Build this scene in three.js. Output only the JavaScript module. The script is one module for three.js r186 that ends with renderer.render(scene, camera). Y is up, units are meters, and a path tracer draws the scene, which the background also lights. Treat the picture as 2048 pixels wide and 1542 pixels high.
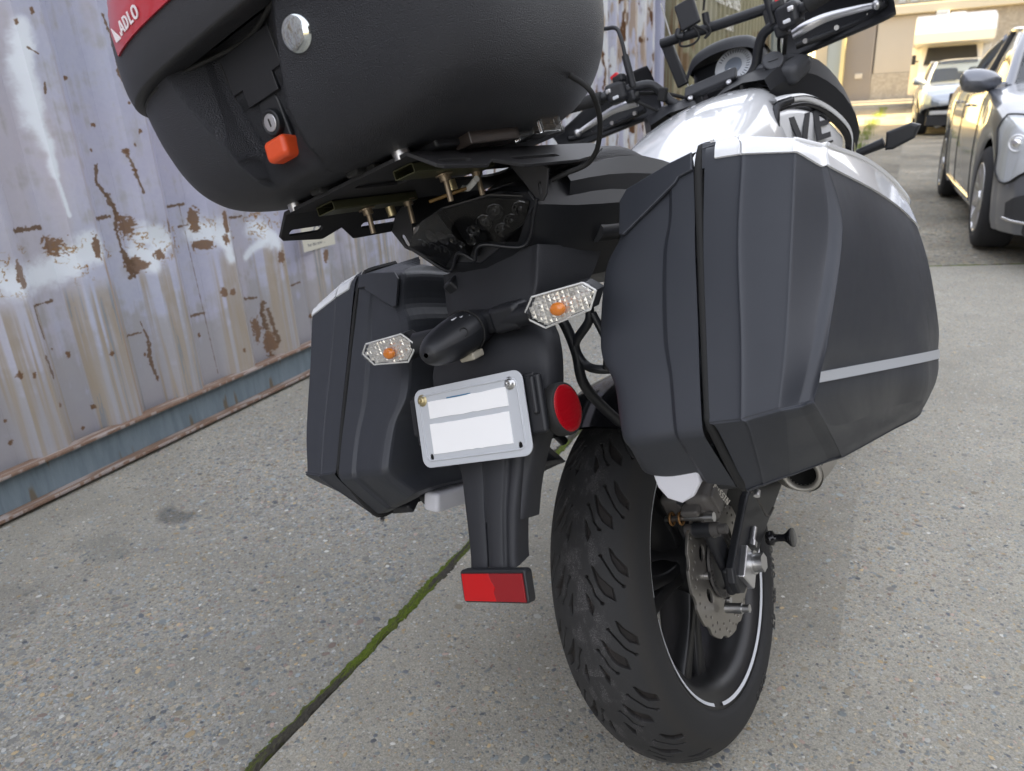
import * as THREE from 'three';
import { RoundedBoxGeometry } from 'three/addons/geometries/RoundedBoxGeometry.js';
import { mergeGeometries, mergeVertices, toCreasedNormals } from 'three/addons/utils/BufferGeometryUtils.js';
import { TextGeometry } from 'three/addons/geometries/TextGeometry.js';
import { FontLoader } from 'three/addons/loaders/FontLoader.js';

// ------------------------------------------------------------------ camera, sky, sun, exposure
const scene = new THREE.Scene();
const camera = new THREE.PerspectiveCamera(55.13, 2048 / 1542, 0.02, 400);
camera.position.set(0, 1.0535, 0);
camera.rotation.set(-0.35959, 0, -0.05639);
camera.focus = 1.0; camera.userData.fStop = 7.5;
const renderer = new THREE.WebGLRenderer({ antialias: true });
renderer.toneMapping = THREE.LinearToneMapping;
renderer.toneMappingExposure = 9.8;
renderer.shadowMap.enabled = true;

const YAW = 0.4835;                                   // the yard runs along the container wall
const YF = new THREE.Vector3(Math.sin(YAW), 0, -Math.cos(YAW));   // along the wall, away from the viewer
const YN = new THREE.Vector3(Math.cos(YAW), 0, Math.sin(YAW));    // across the yard, away from the wall
const SUN_DIR = new THREE.Vector3().addScaledVector(YN, 0.95).addScaledVector(YF, 0.02).setY(0.32).normalize();
{
  const w = 512, h = 256, d = new Float32Array(w * h * 4);
  for (let j = 0; j < h; j++) for (let i = 0; i < w; i++) {
    const el = ((j + 0.5) / h - 0.5) * Math.PI, az = ((i + 0.5) / w - 0.5) * 2 * Math.PI;
    const dir = new THREE.Vector3(Math.cos(el) * Math.cos(az), Math.sin(el), Math.cos(el) * Math.sin(az));
    const y = Math.max(0, dir.y), c = Math.max(0, dir.dot(SUN_DIR));
    const k = Math.pow(1 - y, 3.0);
    const halo = 0.16 * Math.pow(c, 5) + 0.8 * Math.pow(c, 60);
    const r = 0.168 + 0.150 * k + halo * 0.5, g = 0.176 + 0.140 * k + halo * 0.4, b = 0.200 + 0.110 * k + halo * 0.28;
    const o = (j * w + i) * 4;
    d[o] = r; d[o + 1] = g; d[o + 2] = b; d[o + 3] = 1;
  }
  const t = new THREE.DataTexture(d, w, h, THREE.RGBAFormat, THREE.FloatType);
  t.mapping = THREE.EquirectangularReflectionMapping; t.magFilter = t.minFilter = THREE.LinearFilter; t.needsUpdate = true;
  scene.background = t; scene.environment = t;
  scene.backgroundIntensity = 1.0; scene.environmentIntensity = 1.0;
}
const sun = new THREE.DirectionalLight(new THREE.Color().setRGB(1, 0.77, 0.38), 5);
sun.position.copy(SUN_DIR).multiplyScalar(60).addScaledVector(YF, 15); sun.target.position.copy(YF).multiplyScalar(15);
sun.castShadow = true; sun.shadow.mapSize.set(2048, 2048);
Object.assign(sun.shadow.camera, { left: -50, right: 50, top: 50, bottom: -50, near: 1, far: 160 });
scene.add(sun, sun.target);

// ------------------------------------------------------------------ helpers
let seed = 7;
const rnd = () => { seed = (seed * 1664525 + 1013904223) >>> 0; return seed / 4294967296; };
const rr = (a, b) => a + (b - a) * rnd();
const V = (x, y, z) => new THREE.Vector3(x, y, z);
const clamp = (x, a = 0, b = 1) => Math.min(b, Math.max(a, x));
const sm = (a, b, x) => { const t = clamp((x - a) / (b - a)); return t * t * (3 - 2 * t); };
const mix = (a, b, t) => a + (b - a) * t;
const H2 = (x, y) => { let h = Math.imul(x | 0, 374761393) + Math.imul(y | 0, 668265263); h = Math.imul(h ^ (h >>> 13), 1274126177); return ((h ^ (h >>> 16)) >>> 0) / 4294967296; };
const vn = (x, y) => {
  const i = Math.floor(x), j = Math.floor(y); let u = x - i, v = y - j; u = u * u * (3 - 2 * u); v = v * v * (3 - 2 * v);
  return (H2(i, j) * (1 - u) + H2(i + 1, j) * u) * (1 - v) + (H2(i, j + 1) * (1 - u) + H2(i + 1, j + 1) * u) * v;
};
const fbm = (x, y, o = 4) => { let s = 0, a = 0.5, t = 0; for (let k = 0; k < o; k++) { s += a * vn(x, y); t += a; a *= 0.5; x = x * 2.03 + 17.1; y = y * 2.03 + 9.7; } return s / t; };

const mats = {};
function M(name, rgb, roughness = 0.6, metalness = 0, extra = {}) {
  const { phys, ...e } = extra;
  const m = new (phys ? THREE.MeshPhysicalMaterial : THREE.MeshStandardMaterial)({ roughness, metalness, ...e });
  m.color.setRGB(...rgb); m.name = name; mats[name] = m; return m;
}
function tex(w, h, fn, { srgb = true, rep = true } = {}) {          // fn(i, j) -> [r, g, b] in 0..1, sRGB values
  const d = new Uint8Array(w * h * 4);
  for (let j = 0; j < h; j++) for (let i = 0; i < w; i++) {
    const c = fn(i, j), o = (j * w + i) * 4;
    d[o] = clamp(c[0]) * 255; d[o + 1] = clamp(c[1]) * 255; d[o + 2] = clamp(c[2]) * 255; d[o + 3] = 255;
  }
  const t = new THREE.DataTexture(d, w, h); t.magFilter = THREE.LinearFilter; t.minFilter = THREE.LinearMipmapLinearFilter; t.generateMipmaps = true;
  if (rep) t.wrapS = t.wrapT = THREE.RepeatWrapping;
  t.colorSpace = srgb ? THREE.SRGBColorSpace : THREE.NoColorSpace; t.needsUpdate = true; return t;
}
function capRows(rows) { const c = (r) => r[0].map((_, k) => r.reduce((a, p) => a + p[k], 0) / r.length); const f = rows[0], l = rows[rows.length - 1], cf = c(f), cl = c(l), near = (r, m) => r.map((p) => p.map((v, k) => mix(m[k], v, 0.97))), pt = (r, m) => r.map(() => [...m]); return [pt(f, cf), near(f, cf), f, ...rows.slice(1, -1), l, near(l, cl), pt(l, cl)]; }
function rep(t, sx, sy = sx) { const c = t.clone(); c.repeat.set(1 / sx, 1 / sy); c.needsUpdate = true; return c; }
function canvasTex(w, h, draw) {
  const c = document.createElement('canvas'); c.width = w; c.height = h; draw(c.getContext('2d'), w, h);
  const t = new THREE.CanvasTexture(c); t.colorSpace = THREE.SRGBColorSpace; return t;
}
const taken = {};
function numbered(n) { taken[n] = (taken[n] ?? -1) + 1; return taken[n] ? n + '_' + String(taken[n]).padStart(3, '0') : n; }
function mesh(name, geo, mat, parent) {
  if (Array.isArray(geo)) geo = merge(geo);
  const m = new THREE.Mesh(geo, mat); m.name = name; m.castShadow = m.receiveShadow = true; parent.add(m); return m;
}
function merge(list) {
  const l = list.map((g) => { const n = g.index ? g.toNonIndexed() : g; for (const k of Object.keys(n.attributes)) if (!['position', 'normal', 'uv'].includes(k)) n.deleteAttribute(k);
    if (!n.attributes.uv) n.setAttribute('uv', new THREE.BufferAttribute(new Float32Array(n.attributes.position.count * 2), 2)); return n; });
  return l.length === 1 ? l[0] : mergeGeometries(l);
}
function thing(name, label, category, group) {
  const g = new THREE.Group(); g.name = numbered(name); scene.add(g); g.userData = { label, category };
  if (group) g.userData.group = group; return g;
}
function structure(name, geo, mat, label) { const m = mesh(numbered(name), geo, mat, scene); m.userData = { kind: 'structure', label }; return m; }
function boxUV(g, s = 1) {                                           // uv in metres from the face's main direction
  g = g.index ? g.toNonIndexed() : g; g.computeVertexNormals(); const p = g.attributes.position, uv = new Float32Array(p.count * 2);
  const a = V(), b = V(), c = V(), n = V();
  for (let i = 0; i < p.count; i += 3) {
    a.fromBufferAttribute(p, i); b.fromBufferAttribute(p, i + 1); c.fromBufferAttribute(p, i + 2);
    n.copy(b).sub(a).cross(c.clone().sub(a)); const ax = Math.abs(n.x), ay = Math.abs(n.y), az = Math.abs(n.z);
    [a, b, c].forEach((q, k) => { const u = ax > ay && ax > az ? [q.z, q.y] : ay > az ? [q.x, q.z] : [q.x, q.y]; uv[(i + k) * 2] = u[0] / s; uv[(i + k) * 2 + 1] = u[1] / s; });
  }
  g.setAttribute('uv', new THREE.BufferAttribute(uv, 2)); return g;
}
function rbox(w, h, d, r = 0.004, at = [0, 0, 0], rot = [0, 0, 0], seg = 2) {
  const g = new RoundedBoxGeometry(w, h, d, seg, Math.min(r, w / 2.01, h / 2.01, d / 2.01)); if (rot[0] || rot[1] || rot[2]) g.applyMatrix4(new THREE.Matrix4().makeRotationFromEuler(new THREE.Euler(...rot)));
  g.translate(...at); return g;
}
function tube(pts, r, seg = 8, n, closed = false) {
  const c = new THREE.CatmullRomCurve3(pts.map((p) => V(...p)), closed, 'centripetal');
  const g = new THREE.TubeGeometry(c, n ?? Math.max(8, pts.length * 6), r, seg, closed);
  if (closed) return g;
  const caps = [0, 1].map((u) => { const q = new THREE.CircleGeometry(r, seg), d = c.getTangent(u).multiplyScalar(u ? 1 : -1); q.applyQuaternion(new THREE.Quaternion().setFromUnitVectors(V(0, 0, 1), d)); const p = c.getPoint(u); q.translate(p.x, p.y, p.z); return q; });
  return merge([g, ...caps]);
}
function rod(a, b, r, r2 = r, seg = 14) {                            // cylinder from a to b
  const A = V(...a), B = V(...b), d = B.clone().sub(A), g = new THREE.CylinderGeometry(r2, r, d.length(), seg);
  g.applyQuaternion(new THREE.Quaternion().setFromUnitVectors(V(0, 1, 0), d.clone().normalize())); const m = A.add(B).multiplyScalar(0.5); g.translate(m.x, m.y, m.z); return g;
}
function hexnut(a, b, r) { return rod(a, b, r, r, 6); }
function plate(pts, th, { bevel = 0.0012, holes = [], seg = 2, curve = 8 } = {}) {      // polygon in its own x-y plane, th thick along z
  const mk = (P) => P.map((p) => new THREE.Vector2(p[0], p[1]));
  const s = new THREE.Shape(mk(pts)); for (const h of holes) s.holes.push(new THREE.Path(mk(h)));
  const b = Math.min(bevel, th * 0.45);
  const g = new THREE.ExtrudeGeometry(s, { depth: th - 2 * b, bevelEnabled: b > 0, bevelThickness: b, bevelSize: b, bevelOffset: -b, bevelSegments: seg, curveSegments: curve });
  g.translate(0, 0, -(th - 2 * b) / 2); return g;
}
function frame(g, o, x, y, z) {                                      // put a geometry's x, y, z axes on three given directions at a point
  const X = V(...x).normalize(), Z = z ? V(...z).normalize() : X.clone().cross(V(...y)).normalize(), Y = Z.clone().cross(X).normalize(); X.copy(Y).cross(Z);
  g.applyMatrix4(new THREE.Matrix4().makeBasis(X, Y, Z)); g.translate(...o); return g;
}
function slot(x0, x1, y, r, n = 6) { const P = []; for (let k = 0; k <= n; k++) { const a = -Math.PI / 2 + Math.PI * k / n; P.push([x1 + r * Math.cos(a), y + r * Math.sin(a)]); } for (let k = 0; k <= n; k++) { const a = Math.PI / 2 + Math.PI * k / n; P.push([x0 + r * Math.cos(a), y + r * Math.sin(a)]); } return P; }
function rrect(w, h, r, n = 6) { const P = []; for (const [sx, sy, a0] of [[1, -1, -90], [1, 1, 0], [-1, 1, 90], [-1, -1, 180]]) for (let k = 0; k <= n; k++) { const a = (a0 + 90 * k / n) * Math.PI / 180; P.push([sx * (w / 2 - r) + r * Math.cos(a), sy * (h / 2 - r) + r * Math.sin(a)]); } return P; }
const cr = (p0, p1, p2, p3, t) => { const o = [0, 0, 0]; for (let k = 0; k < 3; k++) { const a = p0[k], b = p1[k], c = p2[k], d = p3[k]; o[k] = 0.5 * (2 * b + (c - a) * t + (2 * a - 5 * b + 4 * c - d) * t * t + (3 * b - a - 3 * c + d) * t * t * t); } return o; };
function spline(P, u, closed) {                                      // u in 0..P.length-1 (or 0..P.length when closed)
  const n = P.length; let i = Math.floor(u); if (!closed) i = Math.min(i, n - 2); const t = u - i;
  const q = (k) => (closed ? P[((k % n) + n) % n] : k < 0 ? P[0].map((v, e) => 2 * v - P[1][e]) : k >= n ? P[n - 1].map((v, e) => 2 * v - P[n - 2][e]) : P[k]);
  return cr(q(i - 1), q(i), q(i + 1), q(i + 2), t);
}
const surf = (rows, closed) => (u, v) => spline(rows.map((r) => spline(r, u, closed)), v, false);   // u along a row, v across the rows
function grid(f, u0, u1, v0, v1, nu, nv, flip = false) {
  const pos = [], uv = [], idx = []; const P = [];
  for (let j = 0; j <= nv; j++) { P.push([]); for (let i = 0; i <= nu; i++) P[j].push(f(u0 + (u1 - u0) * i / nu, v0 + (v1 - v0) * j / nv)); }
  const D = (a, b) => Math.hypot(a[0] - b[0], a[1] - b[1], a[2] - b[2]);
  const mj = nv >> 1, mi = nu >> 1, cu = [0], cv = [0];
  for (let i = 1; i <= nu; i++) cu.push(cu[i - 1] + D(P[mj][i], P[mj][i - 1]));
  for (let j = 1; j <= nv; j++) cv.push(cv[j - 1] + D(P[j][mi], P[j - 1][mi]));
  for (let j = 0; j <= nv; j++) for (let i = 0; i <= nu; i++) { pos.push(...P[j][i]); uv.push(cu[i], cv[j]); }
  for (let j = 0; j < nv; j++) for (let i = 0; i < nu; i++) { const a = j * (nu + 1) + i, b = a + 1, c = a + nu + 1, d = c + 1; flip ? idx.push(a, b, c, b, d, c) : idx.push(a, c, b, b, c, d); }
  const g = new THREE.BufferGeometry(); g.setAttribute('position', new THREE.Float32BufferAttribute(pos, 3)); g.setAttribute('uv', new THREE.Float32BufferAttribute(uv, 2)); g.setIndex(idx); g.computeVertexNormals(); return g;
}
function loft(rows, { su = 6, sv = 6, closed = false, flip = false } = {}) { const n = closed ? rows[0].length : rows[0].length - 1; return grid(surf(rows, closed), 0, n, 0, rows.length - 1, n * su, (rows.length - 1) * sv, flip); }
const mirrorX = (g) => { const q = g.clone(); q.scale(-1, 1, 1); if (q.index) { const a = q.index.array; for (let i = 0; i < a.length; i += 3) { const t = a[i]; a[i] = a[i + 1]; a[i + 1] = t; } } else { for (const k of Object.keys(q.attributes)) { const at = q.attributes[k], s = at.itemSize, A = at.array; for (let i = 0; i < at.count; i += 3) for (let c = 0; c < s; c++) { const t = A[i * s + c]; A[i * s + c] = A[(i + 1) * s + c]; A[(i + 1) * s + c] = t; } } } q.computeVertexNormals(); return q; };
const lathe = (pts, seg = 32) => new THREE.LatheGeometry(pts.map((p) => new THREE.Vector2(p[0], p[1])), seg);
const font = await new FontLoader().loadAsync('fonts/droid/droid_sans_bold.typeface.json');
function letters(s, size, depth = 0.0006, oblique = 0) { const g = new TextGeometry(s, { font, size, depth, curveSegments: 4 }); g.computeBoundingBox(); const b = g.boundingBox; g.translate(-(b.max.x + b.min.x) / 2, -(b.max.y + b.min.y) / 2, 0); if (oblique) g.applyMatrix4(new THREE.Matrix4().set(1, oblique, 0, 0, 0, 1, 0, 0, 0, 0, 1, 0, 0, 0, 0, 1)); return g; }

// fine moulded grain for plastics, brushed speckle for others
const grain = tex(512, 512, (i, j) => { const w = 32, f = (x, y) => { // tileable cellular bumps
  const cx = Math.floor(x), cy = Math.floor(y); let m = 9; for (let b = -1; b <= 1; b++) for (let a = -1; a <= 1; a++) { const gx = cx + a, gy = cy + b, hx = ((gx % w) + w) % w, hy = ((gy % w) + w) % w, dx = gx + H2(hx, hy) - x, dy = gy + H2(hx + 91, hy + 57) - y, d = dx * dx + dy * dy; if (d < m) m = d; } return Math.sqrt(m); };
  const v = 1 - f(i / 16, j / 16); return [v, v, v]; }, { srgb: false });
const fine = tex(256, 256, (i, j) => { const v = 0.5 + 0.5 * (H2(i, j) - 0.5); return [v, v, v]; }, { srgb: false });

// ------------------------------------------------------------------ the yard: ground
function yard(o, s, h, t, turn = 0) { o.position.copy(YN).multiplyScalar(s).addScaledVector(YF, t).setY(h); o.rotation.y = -YAW + turn; return o; }
const rise = (t) => 0.28 * sm(19, 32, t) + 0.008 * Math.max(0, t - 32);

function aggregate(size, tile, o) {                                  // stones set in cement: colour map and height map
  const px = size / tile, h = new Float32Array(size * size), col = new Float32Array(size * size * 3);
  const S = o.cells;                                                 // [cell metres, share of cells with a stone, stone radius in cells]
  for (let j = 0; j < size; j++) for (let i = 0; i < size; i++) {
    const x = i / px, y = j / px, k = j * size + i;
    const lowN = fbm(x * 1.3 + o.s, y * 1.3, 4), mid = fbm(x * 9 + 3 + o.s, y * 9, 3), sand = H2(i * 3 + 7, j * 5 + 1), sand2 = vn(x * 420, y * 420);
    let g = o.base + (lowN - 0.5) * (o.low ?? 0.16) + (mid - 0.5) * 0.10 + (sand - 0.5) * 0.16 + (sand2 - 0.5) * 0.10;
    let r = g * 1.015, gg = g * 1.0, b = g * 0.945, ht = 0.35 + 0.12 * sand2 + 0.08 * sand;
    const exposed = clamp(o.expose + (lowN - 0.5) * o.patch + (mid - 0.5) * 0.5) * (o.worn ? 0.25 + 0.75 * o.worn(x, lowN) : 1);
    for (let q = 0; q < S.length; q++) {
      const [cm, share, rad] = S[q], n = Math.round(tile / cm), cs = tile / n, fx = x / cs, fy = y / cs, cx = Math.floor(fx), cy = Math.floor(fy);
      for (let bb = -1; bb <= 1; bb++) for (let aa = -1; aa <= 1; aa++) {
        const hx = (cx + aa + n) % n + q * 1009, hy = (cy + bb + n) % n + q * 733, e = H2(hx, hy);
        if (e > share * exposed) continue;
        const dx = cx + aa + H2(hx + 11, hy + 3) - fx, dy = cy + bb + H2(hx + 5, hy + 17) - fy, an = H2(hx + 31, hy) * 3.14, ca = Math.cos(an), sa = Math.sin(an);
        const ux = dx * ca + dy * sa, uy = (dy * ca - dx * sa) * (1.15 + 0.8 * H2(hx, hy + 41)), R = rad * (0.55 + 0.75 * H2(hx + 77, hy + 8));
        const d = Math.sqrt(ux * ux + uy * uy) / R; if (d > 1.12) continue;
        if (d > 1) { const w = 0.90; r *= w; gg *= w; b *= w; ht = Math.min(ht, 0.25); continue; }
        const kind = H2(hx + 13, hy + 29), l = o.base * (0.80 + 0.36 * H2(hx + 2, hy + 51)) + 0.06 * (sand - 0.5);
        const T = kind < 0.40 ? [1, 1, 0.98] : kind < 0.60 ? [0.93, 0.98, 1.0] : kind < 0.80 ? [1.05, 1.0, 0.90] : kind < 0.85 ? [1.14, 1.02, 0.82] : kind < 0.90 ? [1.04, 0.93, 0.88] : kind < 0.955 ? [0.72, 0.75, 0.80] : [1.22, 1.22, 1.2];
        r = l * T[0]; gg = l * T[1]; b = l * T[2]; ht = 0.6 + 0.4 * Math.sqrt(1 - Math.min(1, d * d));
      }
    }
    for (const [bx, by, br, ba, bc] of o.stains ?? []) { const d = Math.hypot((x - bx) / br, (y - by) / (br * 0.55)) + (mid - 0.5) * 1.6; if (d < 1) { const w = ba * (1 - sm(0.5, 1, d)); r = mix(r, r * bc[0], w); gg = mix(gg, gg * bc[1], w); b = mix(b, b * bc[2], w); } }
    h[k] = ht; col[k * 3] = r; col[k * 3 + 1] = gg; col[k * 3 + 2] = b;
  }
  return [tex(size, size, (i, j) => { const k = (j * size + i) * 3; return [col[k], col[k + 1], col[k + 2]]; }), tex(size, size, (i, j) => { const v = h[j * size + i]; return [v, v, v]; }, { srgb: false })];
}
const crossT = (s) => 5.096 + 0.353 * s;                              // where the concrete ends
function slab(s0, s1, t0) {
  const g = plate([[s0, -crossT(s0)], [s1, -crossT(s1)], [s1, -t0], [s0, -t0]], 0.12, { bevel: 0.006, seg: 3 });
  g.rotateX(Math.PI / 2); g.translate(0, -0.06, 0); return boxUV(g);
}
{
  const [c1, h1] = aggregate(1536, 2.4, { s: 3.1, base: 0.70, expose: 0.82, patch: 2.2, worn: (x, n) => sm(0.25, 0.95, x + (n - 0.5) * 1.2) * (1 - sm(1.6, 2.3, x)), cells: [[0.0052, 0.95, 0.58], [0.0100, 0.48, 0.54], [0.019, 0.15, 0.42]],
    stains: [[0.65, 1.2, 0.085, 0.6, [0.60, 0.61, 0.64]], [0.58, 1.40, 0.13, 0.35, [0.76, 0.77, 0.78]], [0.63, 1.66, 0.16, 0.35, [0.76, 0.76, 0.77]], [1.3, 0.5, 0.2, 0.25, [0.82, 0.82, 0.82]]] });
  const [c2, h2] = aggregate(1536, 2.4, { s: 41.7, base: 0.72, expose: 0.55, patch: 0.9, cells: [[0.0048, 0.70, 0.52], [0.0095, 0.34, 0.48], [0.020, 0.06, 0.40]] });
  const m1 = M('coarse concrete', [0.60, 0.595, 0.575], 0.92, 0, { map: rep(c1, 2.4), bumpMap: rep(h1, 2.4), bumpScale: 0.0025 });
  const m2 = M('fine concrete', [0.65, 0.635, 0.60], 0.92, 0, { map: rep(c2, 2.4), bumpMap: rep(h2, 2.4), bumpScale: 0.0016 });
  const a = structure('concrete_slab', slab(-7, -0.894, -14), m1, 'coarse exposed-aggregate concrete slab beside the shipping container');
  const b = structure('concrete_slab', slab(-0.878, 22, -14), m2, 'finer grey concrete slab under the motorcycle');
  yard(a, 0, 0, 0); yard(b, 0, 0, 0);
  // moss and dirt in the joint
  const mossMap = tex(2048, 64, (i, j) => { const x = i / 2048 * 6, y = j / 64; const n = fbm(x * 5, y * 2, 4), f = vn(i * 0.9, j * 0.9), f2 = H2(i, j), gr = sm(0.39, 0.52, n + 0.12 * (f - 0.5));
    const g = [0.31 + 0.20 * f, 0.37 + 0.22 * f, 0.09 + 0.06 * f2], d = [0.25 + 0.14 * f2, 0.235 + 0.14 * f2, 0.21 + 0.12 * f2]; return [mix(d[0], g[0], gr), mix(d[1], g[1], gr), mix(d[2], g[2], gr)]; });
  const P = (u, v) => { const t = -1.5 + u * 6.25, e = v * 2 - 1, n = fbm(t * 5 / 6.25 * 6 / 6 + 1.5, 3, 3), w = 0.0085 + 0.0135 * fbm(t * 11, 5, 3) + 0.010 * (vn(t * 60, 2) - 0.5) * (e > 0 ? 1 : -1), mid = -0.886 + 0.008 * (fbm(t * 3, 9, 2) - 0.5);
    const hh = Math.abs(e) > 0.98 ? -0.010 : 0.0035 * (1 - e * e) + 0.0045 * vn(t * 220, e * 5 + 8) - 0.003; return [mid + e * w, hh, -t]; };
  const g = grid(P, 0, 1, 0, 1, 2600, 14, true); const uv = g.attributes.uv; for (let j = 0, k = 0; j <= 14; j++) for (let i = 0; i <= 2600; i++, k++) uv.setXY(k, i / 2600, j / 14);
  const ms = mesh('moss', g, M('moss', [0.55, 0.55, 0.55], 1, 0, { map: mossMap }), scene); ms.userData = { kind: 'stuff', label: 'green moss and dirt packed in the joint between the slabs' }; yard(ms, 0, 0, 0);
  const ce = (u, v) => { const s = -2.3 + u * 9, e = v * 2 - 1; return [s, -0.003 + 0.004 * vn(s * 90, e * 4), -(crossT(s) + 0.012 + e * (0.012 + 0.010 * fbm(s * 7, 2, 3)))]; };
  const g2 = grid(ce, 0, 1, 0, 1, 900, 4, true); const ms2 = mesh('moss_001', g2, mats.moss, scene); ms2.userData = { kind: 'stuff', label: 'thin line of moss where the concrete meets the old asphalt' }; yard(ms2, 0, 0, 0);
  // asphalt beyond, reaching the horizon
  const [c3, h3] = aggregate(1024, 4.8, { s: 77, low: 0.42, base: 0.57, expose: 0.8, patch: 1.8, cells: [[0.016, 0.8, 0.55], [0.04, 0.3, 0.45]], stains: [[0.9, 1.2, 0.7, 0.55, [0.72, 0.72, 0.70]], [3.3, 3.1, 0.8, 0.5, [1.18, 1.10, 0.95]], [2.2, 0.8, 0.35, 0.6, [0.70, 0.74, 0.60]], [3.9, 1.5, 0.4, 0.5, [0.72, 0.70, 0.66]], [1.2, 3.6, 0.5, 0.5, [0.78, 0.80, 0.66]]] });
  const ts = [-300, -120, -40, -15, 0, 5, 10, 15, 18, 19, 20, 22, 24, 26, 28, 30, 32, 34, 40, 60, 100, 200, 320], ss = [-300, -100, -40, -20, -10, -5, 0, 5, 10, 20, 40, 100, 300];
  const ag = grid((u, v) => { const s = ss[Math.round(u)], t = ts[Math.round(v)]; return [s, -0.008 + rise(t), -t]; }, 0, ss.length - 1, 0, ts.length - 1, ss.length - 1, ts.length - 1, true);
  { const p = ag.attributes.position, u = ag.attributes.uv; for (let k = 0; k < p.count; k++) u.setXY(k, p.getX(k), p.getZ(k)); }
  yard(structure('asphalt_ground', ag, M('asphalt', [0.84, 0.79, 0.70], 0.95, 0, { map: rep(c3, 4.8), bumpMap: rep(h3, 4.8), bumpScale: 0.004 }), 'old worn asphalt yard beyond the concrete'), 0, 0, 0);
  // weeds along the old joint further off
  const blade = new THREE.BufferGeometry(); blade.setAttribute('position', new THREE.Float32BufferAttribute([-0.006, 0, 0, 0.006, 0, 0, 0.004, 0.06, 0.012, -0.004, 0.06, 0.012, 0, 0.11, 0.04], 3)); blade.setIndex([0, 1, 2, 0, 2, 3, 3, 2, 4]); blade.computeVertexNormals();
  const W = new THREE.InstancedMesh(blade, M('weed', [0.17, 0.23, 0.045], 0.8, 0, { side: THREE.DoubleSide }), 2600); const m4 = new THREE.Matrix4(), q = new THREE.Quaternion();
  for (let k = 0; k < 2600; k++) { const t = 9 + 24 * rnd(), c = fbm(t * 1.4, 3, 3), s = -0.78 + (rnd() + rnd() - 1) * 0.34 * c + 0.12 * (vn(t, 4) - 0.5), sc = rr(0.3, 1.2) * sm(0.3, 0.6, c); q.setFromEuler(new THREE.Euler(rr(-0.3, 0.3), rr(0, 6.3), 0)); m4.compose(V(s, -0.01 + rise(t), -t), q, V(sc, sc, sc)); W.setMatrixAt(k, m4); }
  W.name = 'weeds'; W.userData = { kind: 'stuff', label: 'green weeds growing along a crack in the asphalt' }; scene.add(W); yard(W, 0, 0, 0);
}

// ------------------------------------------------------------------ shipping containers
const PITCH = 0.261, OUT0 = 1.18;
function corrugated(t0, t1, y0, y1, s, depth, mapBox, dents = () => 0) {   // trapezoid ribs; local x = across, z = -t
  const prof = [[-0.5, 1], [-0.345, 1], [-0.155, 0], [0.155, 0], [0.345, 1]];   // 0 = outer flat, 1 = inner flat
  const st = []; for (let k = Math.floor((t0 - OUT0) / PITCH) - 1; ; k++) { const c = OUT0 + k * PITCH; if (c - PITCH / 2 > t1) break; for (const [a, d] of prof) { const t = c + a * PITCH; if (t > t0 && t < t1) st.push([t, d]); } }
  const at = (t) => { const c = OUT0 + Math.round((t - OUT0) / PITCH) * PITCH, a = Math.abs(t - c) / PITCH; return clamp((a - 0.155) / 0.19); };
  const S = [[t0, at(t0)], ...st, [t1, at(t1)]], full = []; for (let i = 0; i < S.length - 1; i++) { const n = S[i + 1][0] - S[i][0] > 0.03 ? 3 : 1; for (let k = 0; k < n; k++) full.push([mix(S[i][0], S[i + 1][0], k / n), mix(S[i][1], S[i + 1][1], k / n)]); } full.push(S[S.length - 1]);
  const ny = 60, pos = [], uv = [], idx = [];
  for (let j = 0; j <= ny; j++) for (const [t, d] of full) { const y = mix(y0, y1, j / ny); pos.push(s - d * depth + dents(t, y), y, -t); uv.push((t - mapBox[0]) / (mapBox[1] - mapBox[0]), (y - mapBox[2]) / (mapBox[3] - mapBox[2])); }
  const n = full.length; for (let j = 0; j < ny; j++) for (let i = 0; i < n - 1; i++) { const a = j * n + i, b = a + 1, c = a + n, e = c + 1; idx.push(a, b, c, b, e, c); }
  let g = new THREE.BufferGeometry(); g.setAttribute('position', new THREE.Float32BufferAttribute(pos, 3)); g.setAttribute('uv', new THREE.Float32BufferAttribute(uv, 2)); g.setIndex(idx);
  g = toCreasedNormals(g, 0.35); return g;
}
const RUST = [[0.36, 0.24, 0.14], [0.45, 0.36, 0.30], [0.62, 0.45, 0.24], [0.52, 0.36, 0.20]];
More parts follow.
